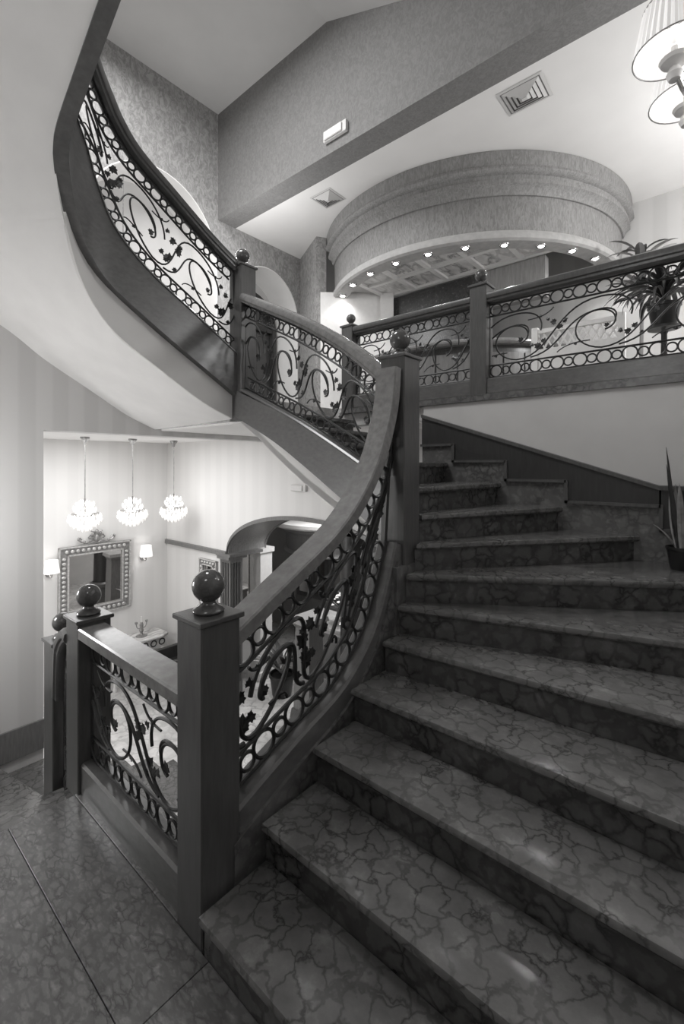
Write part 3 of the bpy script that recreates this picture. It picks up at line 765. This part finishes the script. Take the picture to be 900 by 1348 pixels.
# round bar counter
bc = thing('bar_counter', (CX, CY-1.5, UP), 'rounded dark wood bar counter below the canopy', 'counter')
arcp('counter_front', [(1.40, UP), (1.46, UP), (1.46, 3.22), (1.40, 3.22)], 'wood_dark', 48, bc, math.radians(-117))
arcp('counter_top', [(1.05, 3.22), (1.56, 3.22), (1.58, 3.24), (1.58, 3.26), (1.56, 3.28), (1.05, 3.28)], 'wood_rail', 48, bc, math.radians(-117))
arcp('plinth', [(1.44, UP), (1.48, UP), (1.48, UP+.12), (1.44, UP+.12)], 'wood_black', 48, bc, math.radians(-117))
for k in range(12):
    a = math.radians(-113+9.9*k); q = MB(); q.lathe([(1.45, UP+.16), (1.475, UP+.16), (1.475, 3.14), (1.45, 3.14)], (CX, CY, 0), 4, a-.08, a+.08); obj('panel', q, 'wood_mid', bc)

# lattice screen
def lattice(x0, x1, y, z0, z1):
    t = thing('lattice_screen', ((x0+x1)/2, y, UP), 'low white lattice screen behind the long balcony rail', 'screen')
    q = MB(); q.box(x0, x1, y-.02, y+.02, z1, z1+.04); obj('top_rail', q, 'trim_white', t)
    q = MB(); q.box(x0, x1, y-.02, y+.02, UP, z0); obj('panel', q, 'trim_white', t)
    n = int((x1-x0)/.07); h = z1-z0
    for s_ in (1, -1):
        for i in range(n):
            xa = x0+.07*i; xb = xa+h*.55
            q = MB(); a = (xa, z0) if s_ > 0 else (xa, z1); b_ = (min(xb, x1), z1 if s_ > 0 else z0)
            yy = y+.006*s_; q.add([(a[0], yy-.004, a[1]), (a[0]+.018, yy-.004, a[1]), (b_[0]+.018, yy-.004, b_[1]), (b_[0], yy-.004, b_[1]), (a[0], yy+.004, a[1]), (a[0]+.018, yy+.004, a[1]), (b_[0]+.018, yy+.004, b_[1]), (b_[0], yy+.004, b_[1])],
                 [(0,1,2,3), (7,6,5,4), (0,4,5,1), (1,5,6,2), (2,6,7,3), (3,7,4,0)]); obj('slat', q, 'trim_white', t)
    for x in (x0, x1):
        q = MB(); q.box(x-.03, x+.03, y-.03, y+.03, UP, z1+.06); obj('post', q, 'trim_white', t)
lattice(-1.50, -.75, 4.75, 3.0, 3.16)

# ------------------------------------------------------------------ plants
def blade(base, az, lean, L, wd, droop, mat, parent, n=7, tip=.1, nm='leaf'):
    d = Vector((math.cos(az), math.sin(az), 0)); side = Vector((-d.y, d.x, 0)); q = MB(); vs = []; p = Vector(base); ang = lean
    for i in range(n+1):
        t = i/n; w_ = wd*(math.sin(PI*min(1, .12+.88*t))**.7 if i < n else .02); up = Vector((d.x*math.sin(ang), d.y*math.sin(ang), math.cos(ang)))
        nr = up.cross(side).normalized()
        vs += [p-side*w_+nr*w_*.35, p, p+side*w_+nr*w_*.35, p-nr*.002]
        p = p+up*(L/n); ang += droop/n
    fs = []
    for i in range(n):
        o = i*4
        for k in range(4): fs.append((o+k, o+(k+1) % 4, o+4+(k+1) % 4, o+4+k))
    fs += [(0, 1, 2, 3), (n*4+3, n*4+2, n*4+1, n*4)]
    q.add(vs, fs); return obj(nm, q, mat, parent, True)
def pot(t, x, y, z, r, h, mat):
    q = MB(); q.lathe([(0, 0), (r*.72, 0), (r*.76, .01), (r*.97, h*.86), (r*1.04, h*.88), (r*1.04, h), (r*.94, h), (r*.9, h*.85), (0, h*.85)], (x, y, z), 24); p = obj('pot', q, mat, t, True)
    q = MB(); q.lathe([(0, h*.9), (r*.93, h*.88)], (x, y, z), 20); obj('soil', q, 'soil', t)
t = thing('snake_plant', (-.235, 3.57, 1.19), 'snake plant with upright striped leaves in a black pot on the stair', 'plant')
pot(t, -.235, 3.57, 1.19, .085, .145, 'pot_black')
for (az_, ln, L, wd, dr, m_) in [(2.6, .13, .66, .017, -.05, 'leaf_dark'), (2.2, .22, .42, .022, -.3, 'leaf_light'), (3.3, .25, .36, .02, -.35, 'leaf_light'), (.4, .10, .62, .024, .1, 'leaf_dark'), (-.8, .12, .70, .024, .05, 'leaf_mid'), (1.2, .16, .5, .022, .1, 'leaf_mid'), (-1.6, .2, .45, .02, .2, 'leaf_light'), (2.9, .5, .2, .014, .5, 'leaf_light'), (-2.3, .15, .55, .022, .0, 'leaf_dark')]:
    blade((-.235+.03*math.cos(az_), 3.57+.03*math.sin(az_), 1.31), az_, ln, L, wd, dr, m_, t)
t = thing('potted_plant', (-.40, 4.34, UP), 'dark arching plant in a pot on a tall stand behind the balcony rail', 'plant')
q = MB(); q.lathe([(0, 0), (.12, 0), (.12, .02), (.025, .04), (.02, .4), (.03, .42), (.11, .44), (.11, .46), (0, .46)], (-.40, 4.34, UP), 18); obj('stand', q, 'wood_black', t, True)
pot(t, -.40, 4.34, UP+.46, .11, .17, 'pot_black')
for k in range(60):
    a = k*2.4; blade((-.40, 4.34, UP+.66), a, random.uniform(.1, .8), random.uniform(.35, .55), random.uniform(.012, .024), random.uniform(1.9, 3.1), random.choice(['leaf_dark', 'leaf_dark', 'leaf_mid']), t)
t = thing('potted_plant', (-.70, 5.5, UP), 'tall pale-leaved plant in a grey pot by the striped far wall', 'plant')
pot(t, -.70, 5.5, UP, .17, .34, 'pot_grey')
q = MB(); q.tube([(-.70, 5.5, UP+.3), (-.69, 5.49, UP+.9), (-.70, 5.5, UP+1.5)], .018, 8); obj('stem', q, 'wood_mid', t, True)
for k in range(26):
    a = k*2.4; blade((-.70, 5.5, UP+random.uniform(1.0, 1.5)), a, random.uniform(.3, 1.0), random.uniform(.28, .5), random.uniform(.025, .045), random.uniform(.8, 1.8), random.choice(['leaf_mid', 'leaf_light', 'leaf_dark']), t)

# ------------------------------------------------------------------ ceiling vents and emergency light
def vent(x0, x1, y0, y1, label):
    cx, cy = (x0+x1)/2, (y0+y1)/2; hx, hy = (x1-x0)/2, (y1-y0)/2
    t = thing('ceiling_vent', (cx, cy, CEIL2-.03), label, 'vent', 'square ceiling diffusers')
    q = MB(); q.box(x0+.02, x1-.02, y0+.02, y1-.02, CEIL2-.006, CEIL2-.001); obj('duct', q, 'pot_grey', t)
    for k in range(5):
        f0 = 1-.19*k; f1 = f0-.13; q = MB(); A = []; 
        za, zb = CEIL2-.004-.005*k, CEIL2-.014-.006*k
        P = [(cx+hx*f0*sx_, cy+hy*f0*sy_, za) for sx_, sy_ in ((-1,-1),(1,-1),(1,1),(-1,1))]; Q = [(cx+hx*f1*sx_, cy+hy*f1*sy_, zb) for sx_, sy_ in ((-1,-1),(1,-1),(1,1),(-1,1))]
        if k == 0: Q = [(a, b_, za-.004) for a, b_, _ in Q]
        th_ = Vector((0, 0, .003)); q.add(P+Q+[Vector(p)+th_ for p in P]+[Vector(p)+th_ for p in Q], [f for i in range(4) for f in ((i, (i+1)%4, 4+(i+1)%4, 4+i), (8+i, 12+i, 12+(i+1)%4, 8+(i+1)%4))])
        if k == 4: q.add([Vector(p)-Vector((0,0,.002)) for p in Q], [(0, 1, 2, 3)])
        obj('louvre', q, 'vent_white', t)
vent(-1.55, -1.17, 3.86, 4.18, 'square stepped air vent in the ceiling beside the hanging lamps')
vent(-3.84, -3.52, 3.90, 4.20, 'square air vent in the ceiling half hidden by the beam')
t = thing('emergency_light', (-3.04, 3.46, 5.16), 'small white emergency light fixed to the dark beam wall', 'light')
q = MB(); q.bevel_prism([(-3.19, 3.44), (-2.89, 3.44), (-2.89, 3.479), (-3.19, 3.479)], 5.16, 5.27, .006); obj('housing', q, 'vent_white', t)
q = MB(); q.bevel_prism([(-3.175, 3.425), (-2.94, 3.425), (-2.94, 3.441), (-3.175, 3.441)], 5.172, 5.258, .006); obj('diffuser', q, 'trim_white', t)
t = thing('emergency_light', (-4.45, 4.33, 1.50), 'small white emergency light on the lobby wall above the arch', 'light')
q = MB(); q.bevel_prism([(-4.60, 4.30), (-4.32, 4.30), (-4.32, 4.349), (-4.60, 4.349)], 1.49, 1.58, .006); obj('housing', q, 'trim_white', t)
q = MB(); q.bevel_prism([(-4.585, 4.285), (-4.37, 4.285), (-4.37, 4.301), (-4.585, 4.301)], 1.50, 1.57, .004); obj('diffuser', q, 'trim_white', t)

# ------------------------------------------------------------------ shaded chandelier above the turning stairs
HX, HY = .14, 2.63
ch = thing('chandelier', (HX, HY, 3.4), 'chandelier with white pleated fabric shades hanging above the turning stairs', 'chandelier')
q = MB(); q.lathe([(0, -.12), (.02, -.11), (.045, -.07), (.02, -.03), (.03, 0), (.06, .05), (.03, .10), (.02, .12), (.015, .5), (.015, 5.62-3.42), (.06, 5.62-3.42), (.06, 5.62-3.40), (0, 5.62-3.40)], (HX, HY, 3.4), 20); obj('stem', q, 'chrome', ch, True)
for k in range(6):
    a = PI+k*PI/3+math.radians(27); x, y = HX+.37*math.cos(a), HY+.37*math.sin(a)
    q = MB(); q.tube(bez((HX, HY, 3.42), (HX+.16*math.cos(a), HY+.16*math.sin(a), 3.30), (HX+.33*math.cos(a), HY+.33*math.sin(a), 3.36), (x, y, 3.60), 12), .011, 8); arm = obj('arm', q, 'chrome', ch, True)
    q = MB(); q.lathe([(0, -.05), (.022, -.045), (.032, -.02), (.022, .005), (.012, .015), (.05, .03), (.058, .045), (.012, .05), (.012, .1)], (x, y, 3.58), 18); obj('drip_cup', q, 'trim_white', arm, True)
    q = MB(); n_ = 72; vs = []
    for i in range(n_):
        b_ = 2*PI*i/n_; rr = .0035*(1 if i % 2 else -1)
        vs += [(x+(.155+rr)*math.cos(b_), y+(.155+rr)*math.sin(b_), 3.66), (x+(.115+rr)*math.cos(b_), y+(.115+rr)*math.sin(b_), 3.86)]
    q.add(vs, [(2*i, (2*i+2) % (2*n_), (2*i+3) % (2*n_), 2*i+1) for i in range(n_)]); sh = obj('shade', q, 'shade_lit', ch)
    q = MB(); q.lathe([(.152, 3.662), (.112, 3.858)], (x, y, 0), 36); obj('shade_lining', q, 'shade_lit_inner', sh, True)
    q = MB(); q.tube([(x+.156*math.cos(2*PI*i/36), y+.156*math.sin(2*PI*i/36), 3.66) for i in range(36)], .003, 6, True); q.tube([(x+.116*math.cos(2*PI*i/36), y+.116*math.sin(2*PI*i/36), 3.86) for i in range(36)], .003, 6, True); obj('trim', q, 'gilt', sh, True)
    q = MB(); q.ellipsoid((x, y, 3.74), .022, .022, .04, 12, 8); obj('bulb', q, 'shade_lit_inner', ch, True)
lamp('chandelier_lamp', 'POINT', (HX, HY, 3.75), 12, .25)

# ------------------------------------------------------------------ lobby: pendants, mirror, sconces, console, chair
def crystal_cluster(q, c, r, z, n, s_, jitter=.0):
    for i in range(n):
        a = 2*PI*i/n+random.uniform(-.1, .1); x, y = c[0]+r*math.cos(a), c[1]+r*math.sin(a); zz = z+random.uniform(-jitter, jitter)
        h = s_*random.uniform(.8, 1.2)
        q.add([(x, y, zz+h*1.3), (x+h*.6, y, zz), (x, y+h*.6, zz), (x-h*.6, y, zz), (x, y-h*.6, zz), (x, y, zz-h*1.6)], [(0,1,2), (0,2,3), (0,3,4), (0,4,1), (5,2,1), (5,3,2), (5,4,3), (5,1,4)])
PX = -7.0; lab = 'crystal pendant on a long cord in the lobby, '
p0 = thing('pendant_lamp', (PX, 2.56, 1.3), lab+'farthest from the arch wall', 'pendant lamp', 'crystal pendants in the lobby')
q = MB(); q.lathe([(0, 2.15), (.02, 2.15), (.03, 2.19), (.06, 2.23), (.06, 2.25), (0, 2.25)], (PX, 2.56, 0), 16); obj('ceiling_cup', q, 'gilt', p0, True)
q = MB(); q.tube([(PX, 2.56, 1.36), (PX+.004, 2.56, 1.8), (PX, 2.56, 2.17)], .008, 6); obj('cord', q, 'gilt', p0)
q = MB(); q.lathe([(0, 1.20), (.17, 1.17), (.18, 1.15), (.17, 1.13), (0, 1.12)], (PX, 2.56, 0), 20); q.tube([(PX, 2.56, 1.12), (PX, 2.56, 1.37)], .015, 8); obj('frame', q, 'chrome', p0, True)
q = MB()
for r_, z_, n_ in ((.06, 1.31, 8), (.11, 1.28, 10), (.14, 1.22, 14)): crystal_cluster(q, (PX, 2.56), r_, z_, n_, .028, .02)
u = obj('crystals', q, 'crystal', p0, label='upper spray of clear crystals'); 
q = MB()
for r_, z_, n_ in ((.20, 1.12, 26), (.21, 1.07, 26), (.18, 1.03, 22), (.14, 1.0, 18), (.09, .97, 12), (.04, .94, 6)): crystal_cluster(q, (PX, 2.56), r_, z_, n_, .03, .012)
obj('crystals', q, 'crystal', p0, label='lower bowl of clear crystals')
lamp('pendant_light', 'POINT', (PX, 2.56, 1.24), 3, .12)
copy_tree(p0, (0, .68, 0), lab+'middle one'); copy_tree(p0, (0, 1.36, 0), lab+'nearest the arch wall')
lamp('pendant_light', 'POINT', (PX, 3.24, 1.24), 3, .12); lamp('pendant_light', 'POINT', (PX, 3.92, 1.24), 3, .12)

BEAD = None
def mirror(axis_pt, along, normal, W_, H_, fw, label, crest=False, tilt=0.0, name='wall_mirror', glassm='mirror_glass'):
    """centre point at the wall, along = horizontal direction, normal = away from the wall"""
    global BEAD
    c = Vector(axis_pt); al = Vector(along); nr = Vector(normal); up = Vector((0, 0, 1))
    t = thing(name, tuple(c), label, 'mirror')
    def P(a, h, d): return c+al*a+up*h+nr*(d+(h+H_/2)*tilt)
    def bar(a0, a1, h0, h1, d0, d1):
        q = MB(); q.add([P(a0,h0,d0), P(a1,h0,d0), P(a1,h1,d0), P(a0,h1,d0), P(a0,h0,d1), P(a1,h0,d1), P(a1,h1,d1), P(a0,h1,d1)], [(0,3,2,1), (4,5,6,7), (0,1,5,4), (1,2,6,5), (2,3,7,6), (3,0,4,7)]); return q
    hw, hh = W_/2, H_/2
    obj('glass', bar(-hw+fw*.8, hw-fw*.8, -hh+fw*.8, hh-fw*.8, .012, .018), glassm, t)
    for (a0, a1, h0, h1) in ((-hw, hw, hh-fw, hh), (-hw, hw, -hh, -hh+fw), (-hw, -hw+fw, -hh+fw, hh-fw), (hw-fw, hw, -hh+fw, hh-fw)):
        fr = obj('frame', bar(a0, a1, h0, h1, .002, .035), 'gilt', t)
    e = fw*.16
    for (o_, i_) in ((0, e), (fw-e, fw)):
        q = MB()
        for (a0, a1, h0, h1) in ((-hw+o_, hw-o_, hh-i_, hh-o_), (-hw+o_, hw-o_, -hh+o_, -hh+i_), (-hw+o_, -hw+i_, -hh+o_, hh-o_), (hw-i_, hw-o_, -hh+o_, hh-o_)):
            b_ = bar(a0, a1, h0, h1, .03, .05); q.add(b_.v, b_.f)
        obj('beading', q, 'gilt_light', t)
    if BEAD is None:
        q = MB(); q.ellipsoid((0, 0, 0), .5, .5, .5, 8, 5); BEAD = mesh('carved_bead', q, 'gilt_light', True)
    def beads(p, q_, n_):
        for i in range(n_):
            f = (i+.5)/n_; ce = P(p[0]+(q_[0]-p[0])*f, p[1]+(q_[1]-p[1])*f, .042); L = (Vector(q_)-Vector(p)).length/n_*.72
            hor = abs(q_[0]-p[0]) > abs(q_[1]-p[1]); ax = al*(L if hor else fw*.42); uz = up*(fw*.42 if hor else L)
            M = Matrix((ax, uz, nr*.03)).transposed().to_4x4(); M.translation = ce; inst('carved_bead', BEAD, t, M)
    m_ = fw/2; nb_h = max(4, int(W_/.09)); nb_v = max(4, int(H_/.09))
    beads((-hw+m_, hh-m_), (hw-m_, hh-m_), nb_h); beads((-hw+m_, -hh+m_), (hw-m_, -hh+m_), nb_h); beads((-hw+m_, -hh+fw), (-hw+m_, hh-fw), nb_v); beads((hw-m_, -hh+fw), (hw-m_, hh-fw), nb_v)
    if crest:
        q = MB()
        for s_ in (1, -1):
            q.tube([P(s_*a, hh+h, .03) for a, h in [(.0, .02), (.08, .05), (.16, .03), (.24, .06), (.28, .10), (.25, .12), (.23, .09)]], .014, 6)
            q.tube([P(s_*a, hh+h, .03) for a, h in [(.02, .03), (.05, .12), (.10, .15), (.13, .11), (.10, .09)]], .013, 6)
            q.tube([P(s_*a, hh+h, .03) for a, h in [(.0, .12), (.04, .20), (.09, .22)]], .011, 6)
            for a, h in ((.10, .06), (.19, .05), (.06, .17), (.28, .11)): q.ellipsoid(P(s_*a, hh+h, .035), .022, .022, .03, 8, 5)
        q.ellipsoid(P(0, hh+.10, .035), .04, .04, .07, 10, 6); q.ellipsoid(P(0, hh+.20, .035), .03, .03, .045, 8, 6)
        obj('crest', q, 'gilt', t, True)
    return t
mirror((-8.0, 3.085, -.03), (0, 1, 0), (1, 0, 0), 1.12, 1.16, .15, 'large mirror in a beaded gilt frame with a carved crest', True, .02)
mirror((-6.62, 4.35, -.20), (1, 0, 0), (0, -1, 0), .50, .95, .10, 'narrow gilt-framed mirror on the arch wall left of the dark pier')
def sconce(y, z, label):
    t = thing('wall_sconce', (-8.0, y, z), label, 'sconce', 'lobby wall sconces')
    q = MB(); q.lathe([(0, 0), (.03, 0), (.05, .02), (.05, .04), (0, .05)], (0, 0, 0), 14); q.v = [(-8.0+z_, y+x_, z-.10+y_) for x_, y_, z_ in q.v]; obj('backplate', q, 'chrome', t, True)
    q = MB(); q.tube(bez((-7.96, y, z-.10), (-7.88, y, z-.16), (-7.84, y, z-.14), (-7.84, y, z-.06), 10), .012, 8); obj('arm', q, 'chrome', t, True)
    q = MB(); q.lathe([(.105, -.06), (.108, -.06), (.085, .13), (.082, .13), (.105, -.06)], (-7.84, y, z), 24); obj('shade', q, 'sconce_lit', t, True)
    lamp('sconce_light', 'POINT', (-7.84, y, z+.02), .7, .05)
sconce(2.40, .27, 'white-shaded wall sconce beside the mirror, half hidden by the striped wall end')
sconce(3.87, .30, 'white-shaded wall sconce between the large mirror and the room corner')
t = thing('console_table', (-7.8, 3.7, LOB), 'white ornate console table with grey marble top under the mirror', 'table')
q = MB(); q.bevel_prism([(-7.99, 3.15), (-7.58, 3.15), (-7.52, 3.3), (-7.52, 4.0), (-7.58, 4.14), (-7.99, 4.14)], -1.15, -1.11, .01); obj('table_top', q, 'marble_glass', t)
q = MB(); q.box(-7.97, -7.58, 3.2, 4.1, -1.32, -1.15); obj('apron', q, 'trim_white', t)
for i in range(6):
    q = MB(); q.tube([(-7.575, 3.27+.15*i+.05*math.cos(a), -1.235+.05*math.sin(a)) for a in [2*PI*k/12 for k in range(12)]], .011, 6, True); obj('carved_ring', q, 'vent_dark', t, True)
for x in (-7.94, -7.62):
    for y in (3.24, 4.06):
        q = MB(); q.lathe([(.0, 0), (.025, 0), (.03, .04), (.02, .08), (.03, .3), (.045, .5), (.03, .53), (.03, .55)], (x, y, LOB), 12); obj('leg', q, 'trim_white', t, True)
t = thing('candle_holder', (-7.75, 3.74, -1.11), 'small sculpted candle holder on the console table', 'candle holder')
q = MB(); q.lathe([(0, 0), (.09, 0), (.09, .015), (.03, .03), (.02, .06), (.04, .10), (.025, .15), (.035, .20), (.02, .24)], (-7.75, 3.74, -1.11), 16); obj('stem', q, 'gilt', t, True)
for s_ in (1, -1):
    q = MB(); q.tube(bez((-7.75, 3.74, -.95), (-7.75, 3.74+s_*.05, -.99), (-7.75, 3.74+s_*.09, -.96), (-7.75, 3.74+s_*.09, -.88), 8), .008, 6); q.lathe([(0, 0), (.02, .0), (.025, .03), (0, .03)], (-7.75, 3.74+s_*.09, -.88), 10); obj('arm', q, 'gilt', t, True)
q = MB(); q.lathe([(.012, 0), (.012, .10), (0, .11)], (-7.75, 3.74, -.87), 10); obj('candle', q, 'petal', t, True)
t = thing('armchair', (-6.9, 4.0, LOB), 'dark armchair against the lobby wall beside the console table', 'armchair')
for nm, bxs in (('seat', (-7.2, -6.65, 3.72, 4.22, LOB+.2, LOB+.45)), ('backrest', (-7.25, -6.6, 4.2, 4.32, LOB+.2, LOB+.86)), ('armrest', (-7.28, -7.18, 3.7, 4.25, LOB+.1, LOB+.64)), ('armrest', (-6.68, -6.58, 3.7, 4.25, LOB+.1, LOB+.64))):
    q = MB(); q.bevel_prism([(bxs[0], bxs[2]), (bxs[1], bxs[2]), (bxs[1], bxs[3]), (bxs[0], bxs[3])], bxs[4], bxs[5], .03); obj(nm, q, 'wood_black', t, True)
for x in (-7.22, -6.64):
    for y in (3.74, 4.26):
        q = MB(); q.box(x-.02, x+.02, y-.02, y+.02, LOB, LOB+.2); obj('leg', q, 'wood_dark', t)

# arch pier and reception behind the arch
t = thing('pier', (-6.2, 4.5, LOB), 'dark fluted wood pier carrying the lobby arch', 'pier')
q = MB(); q.box(-6.30, -6.06, 4.36, 4.60, LOB, .34); obj('shaft', q, 'wood_mid', t)
for i in range(4):
    q = MB(); q.box(-6.055, -6.045, 4.38+.05*i, 4.41+.05*i, LOB+.2, .28); obj('flute', q, 'wood_dark', t)
for i in range(3):
    q = MB(); q.box(-6.28+.07*i, -6.24+.07*i, 4.345, 4.36, LOB+.2, .28); obj('flute', q, 'wood_dark', t)
q = MB(); q.box(-6.34, -6.02, 4.30, 4.66, .34, .39); q.box(-6.36, -5.98, 4.29, 4.96, .39, .435); obj('capital', q, 'wood_mid', t)
t = thing('column', (-6.45, 5.2, LOB), 'white square column behind the dark pier', 'column')
q = MB(); q.box(-6.40, -6.12, 5.02, 5.28, LOB, .34); obj('shaft', q, 'trim_white', t)
q = MB(); q.box(-6.43, -6.09, 4.99, 5.31, .34, .42); obj('capital', q, 'trim_white', t)
q = MB(); q.box(-6.43, -6.09, 4.99, 5.31, LOB, LOB+.15); obj('base', q, 'trim_white', t)
mirror((-7.0, 5.25, -.25), (0, 1, 0), (1, 0, 0), .62, 1.3, .10, 'gilt-framed mirror seen through the arch between dark pier and white column')
rc = thing('reception_canopy', (-6.3, 7.3, .1), 'rounded dark wood canopy seen through the lobby arch', 'canopy')
q = MB(); q.lathe([(0, .08), (1.15, .08), (1.18, .11), (1.15, .15), (1.12, .17), (1.12, .48), (1.16, .50), (1.20, .54), (1.20, .58), (0, .58)], (-6.3, 7.3, 0), 48); obj('drum', q, 'wood_mid', rc, True)
q = MB(); q.lathe([(0, .58), (1.38, .62), (1.44, .66), (1.44, .72), (0, .72)], (-6.3, 7.3, 0), 48); obj('cornice', q, 'trim_white', rc, True)
t = thing('wall_cabinet', (-6.3, 7.3, LOB), 'tall panelled wood cabinet with framed doors below the rounded canopy', 'cabinet')
q = MB(); q.box(-7.2, -5.3, 6.9, 7.6, LOB, .08); obj('body', q, 'wood_mid', t)
for i in range(4):
    x0 = -7.15+.47*i; q = MB(); q.box(x0, x0+.43, 6.875, 6.9, LOB+.9, .03); d = obj('door', q, 'wood_dark', t)
    q = MB(); q.box(x0+.08, x0+.35, 6.868, 6.876, LOB+1.0, -.06); obj('pane', q, 'mirror_glass', d)
t = thing('reception_desk', (-4.9, 5.9, LOB), 'reception desk with pale top and wood front beyond the arch', 'desk')
q = MB(); q.box(-5.9, -3.6, 5.65, 6.25, LOB, -.90); obj('body', q, 'plaster_grey', t)
q = MB(); q.bevel_prism([(-5.95, 5.58), (-3.55, 5.58), (-3.55, 6.3), (-5.95, 6.3)], -.90, -.84, .012); obj('desk_top', q, 'marble_lobby', t)
for i in range(4):
    x0 = -5.85+.56*i; q = MB(); q.box(x0, x0+.48, 5.625, 5.65, LOB+.12, -.98); obj('panel', q, 'wood_mid', t)
def bouquet(x, y, z, label, s_=1.0):
    t = thing('flower_arrangement', (x, y, z), label, 'flowers')
    q = MB(); q.lathe([(0, 0), (.07, 0), (.075, .01), (.05, .05), (.09, .16), (.085, .20), (.07, .22), (.06, .2), (0, .1)], (x, y, z), 20); obj('vase', q, 'chrome', t, True)
    for k in range(26):
        a = k*2.4; blade((x, y, z+.2), a, random.uniform(.2, 1.1), random.uniform(.2, .42)*s_, random.uniform(.018, .03), random.uniform(.3, 1.2), random.choice(['leaf_dark', 'leaf_mid', 'leaf_light']), t, 5)
    for k in range(16):
        a = k*2.4; r_ = .20*s_*math.sqrt((k+.5)/16); q = MB(); c = Vector((x+r_*math.cos(a), y+r_*math.sin(a), z+.48*s_-r_*.7+.02*(k % 3)))
        for j in range(6):
            b_ = j*PI/3; q.ellipsoid((c.x+.022*math.cos(b_), c.y+.022*math.sin(b_), c.z), .02, .02, .012, 6, 4)
        q.ellipsoid(c+Vector((0, 0, .008)), .014, .014, .016, 6, 4); obj('flower', q, 'petal', t, True)
t = thing('pedestal', (-4.72, 4.78, LOB), 'short dark wood pedestal with a wide cap standing under the arch', 'pedestal')
def frust(cx, cy, h0, h1, z0, z1):
    q = MB(); A = [(-1,-1), (1,-1), (1,1), (-1,1)]
    q.add([(cx+a*h0, cy+b_*h0, z0) for a, b_ in A]+[(cx+a*h1, cy+b_*h1, z1) for a, b_ in A], [(3,2,1,0), (4,5,6,7)]+[(i, (i+1)%4, 4+(i+1)%4, 4+i) for i in range(4)]); return q
obj('base', frust(-4.72, 4.78, .20, .18, LOB, LOB+.14), 'wood_dark', t); obj('shaft', frust(-4.72, 4.78, .16, .14, LOB+.14, LOB+1.32), 'wood_mid', t)
obj('neck', frust(-4.72, 4.78, .14, .19, LOB+1.32, LOB+1.40), 'wood_mid', t); obj('cap', frust(-4.72, 4.78, .21, .20, LOB+1.40, LOB+1.47), 'wood_pale', t)
t = thing('column', (-3.9, 4.8, LOB), 'tall round dark column with ringed foot beyond the arch', 'column')
q = MB(); q.lathe([(0, 0), (.24, 0), (.24, .5), (.26, .52), (.26, .58), (.20, .62)], (-3.9, 4.8, LOB), 28); obj('base', q, 'wood_dark', t, True)
q = MB(); q.lathe([(.18, .6), (.17, 2.2), (.17, 2.75)], (-3.9, 4.8, LOB), 28); obj('shaft', q, 'wood_black', t, True)
bouquet(-5.0, 5.85, -.84, 'white flowers and green leaves in a vase on the reception desk', 1.1)
t = thing('potted_plant', (-5.50, 4.95, LOB), 'leafy palm in a dark pot on the floor before the reception desk', 'plant')
pot(t, -5.50, 4.95, LOB, .2, .35, 'pot_black')
for k in range(40):
    a = k*2.4; blade((-5.50, 4.95, LOB+.33), a, random.uniform(.05, .7), random.uniform(.5, .75), random.uniform(.025, .045), random.uniform(.6, 1.8), random.choice(['leaf_dark', 'leaf_mid', 'leaf_light']), t)

# ------------------------------------------------------------------ window in the second upper arch, crystal lamp in the first
wn = struct('window_1', MB().box(XL-.5, XL-.46, A2[0]-.52, A2[0]+.52, UP, UP+.1), 'wood_black')
pts = [(A2[0]-.5, UP+.1)]+[(A2[0]-.5*math.cos(PI*i/16), 3.95+.52*math.sin(PI*i/16)) for i in range(17)]+[(A2[0]+.5, UP+.1)]
q = MB(); q.sweep([(Vector((XL-.44, y, z)), Vector((1, 0, 0)), Vector((0, (A2[0]-y), 3.6-z)).normalized()) for y, z in pts], [(-.04, -.02), (.03, -.02), (.03, .07), (-.04, .07)]); obj('window_frame', q, 'wood_black', wn)
q = MB(); q.box(XL-.46, XL-.42, A2[0]-.03, A2[0]+.03, UP+.1, 4.4); q.box(XL-.46, XL-.42, A2[0]-.48, A2[0]+.48, 3.92, 3.98); obj('mullion', q, 'wood_black', wn)
q = MB(); q.add([(XL-.49, y, z) for y, z in pts], [tuple(range(len(pts)))]); obj('pane', q, 'glass_dark', wn)
up_ = copy_tree(p0, (0, 0, 0), 'crystal pendant lamp in the upper arch recess beside the sweeping rail')
up_.location = Vector((XL-.10, 2.3, 3.62)); up_['group'] = 'upper crystal lamp'
for chd in list(up_.children):
    if chd.name.startswith(('cord', 'ceiling_cup')): bpy.data.objects.remove(chd)
q = MB(); q.tube([(XL-.10, 2.3, 3.68), (XL-.10, 2.3, 4.30), (XL-.10, 2.3, 5.12)], .008, 6); obj('cord', q, 'gilt', up_)
lamp('arch_lamp', 'POINT', (XL-.10, 2.3, 3.5), 4, .12)
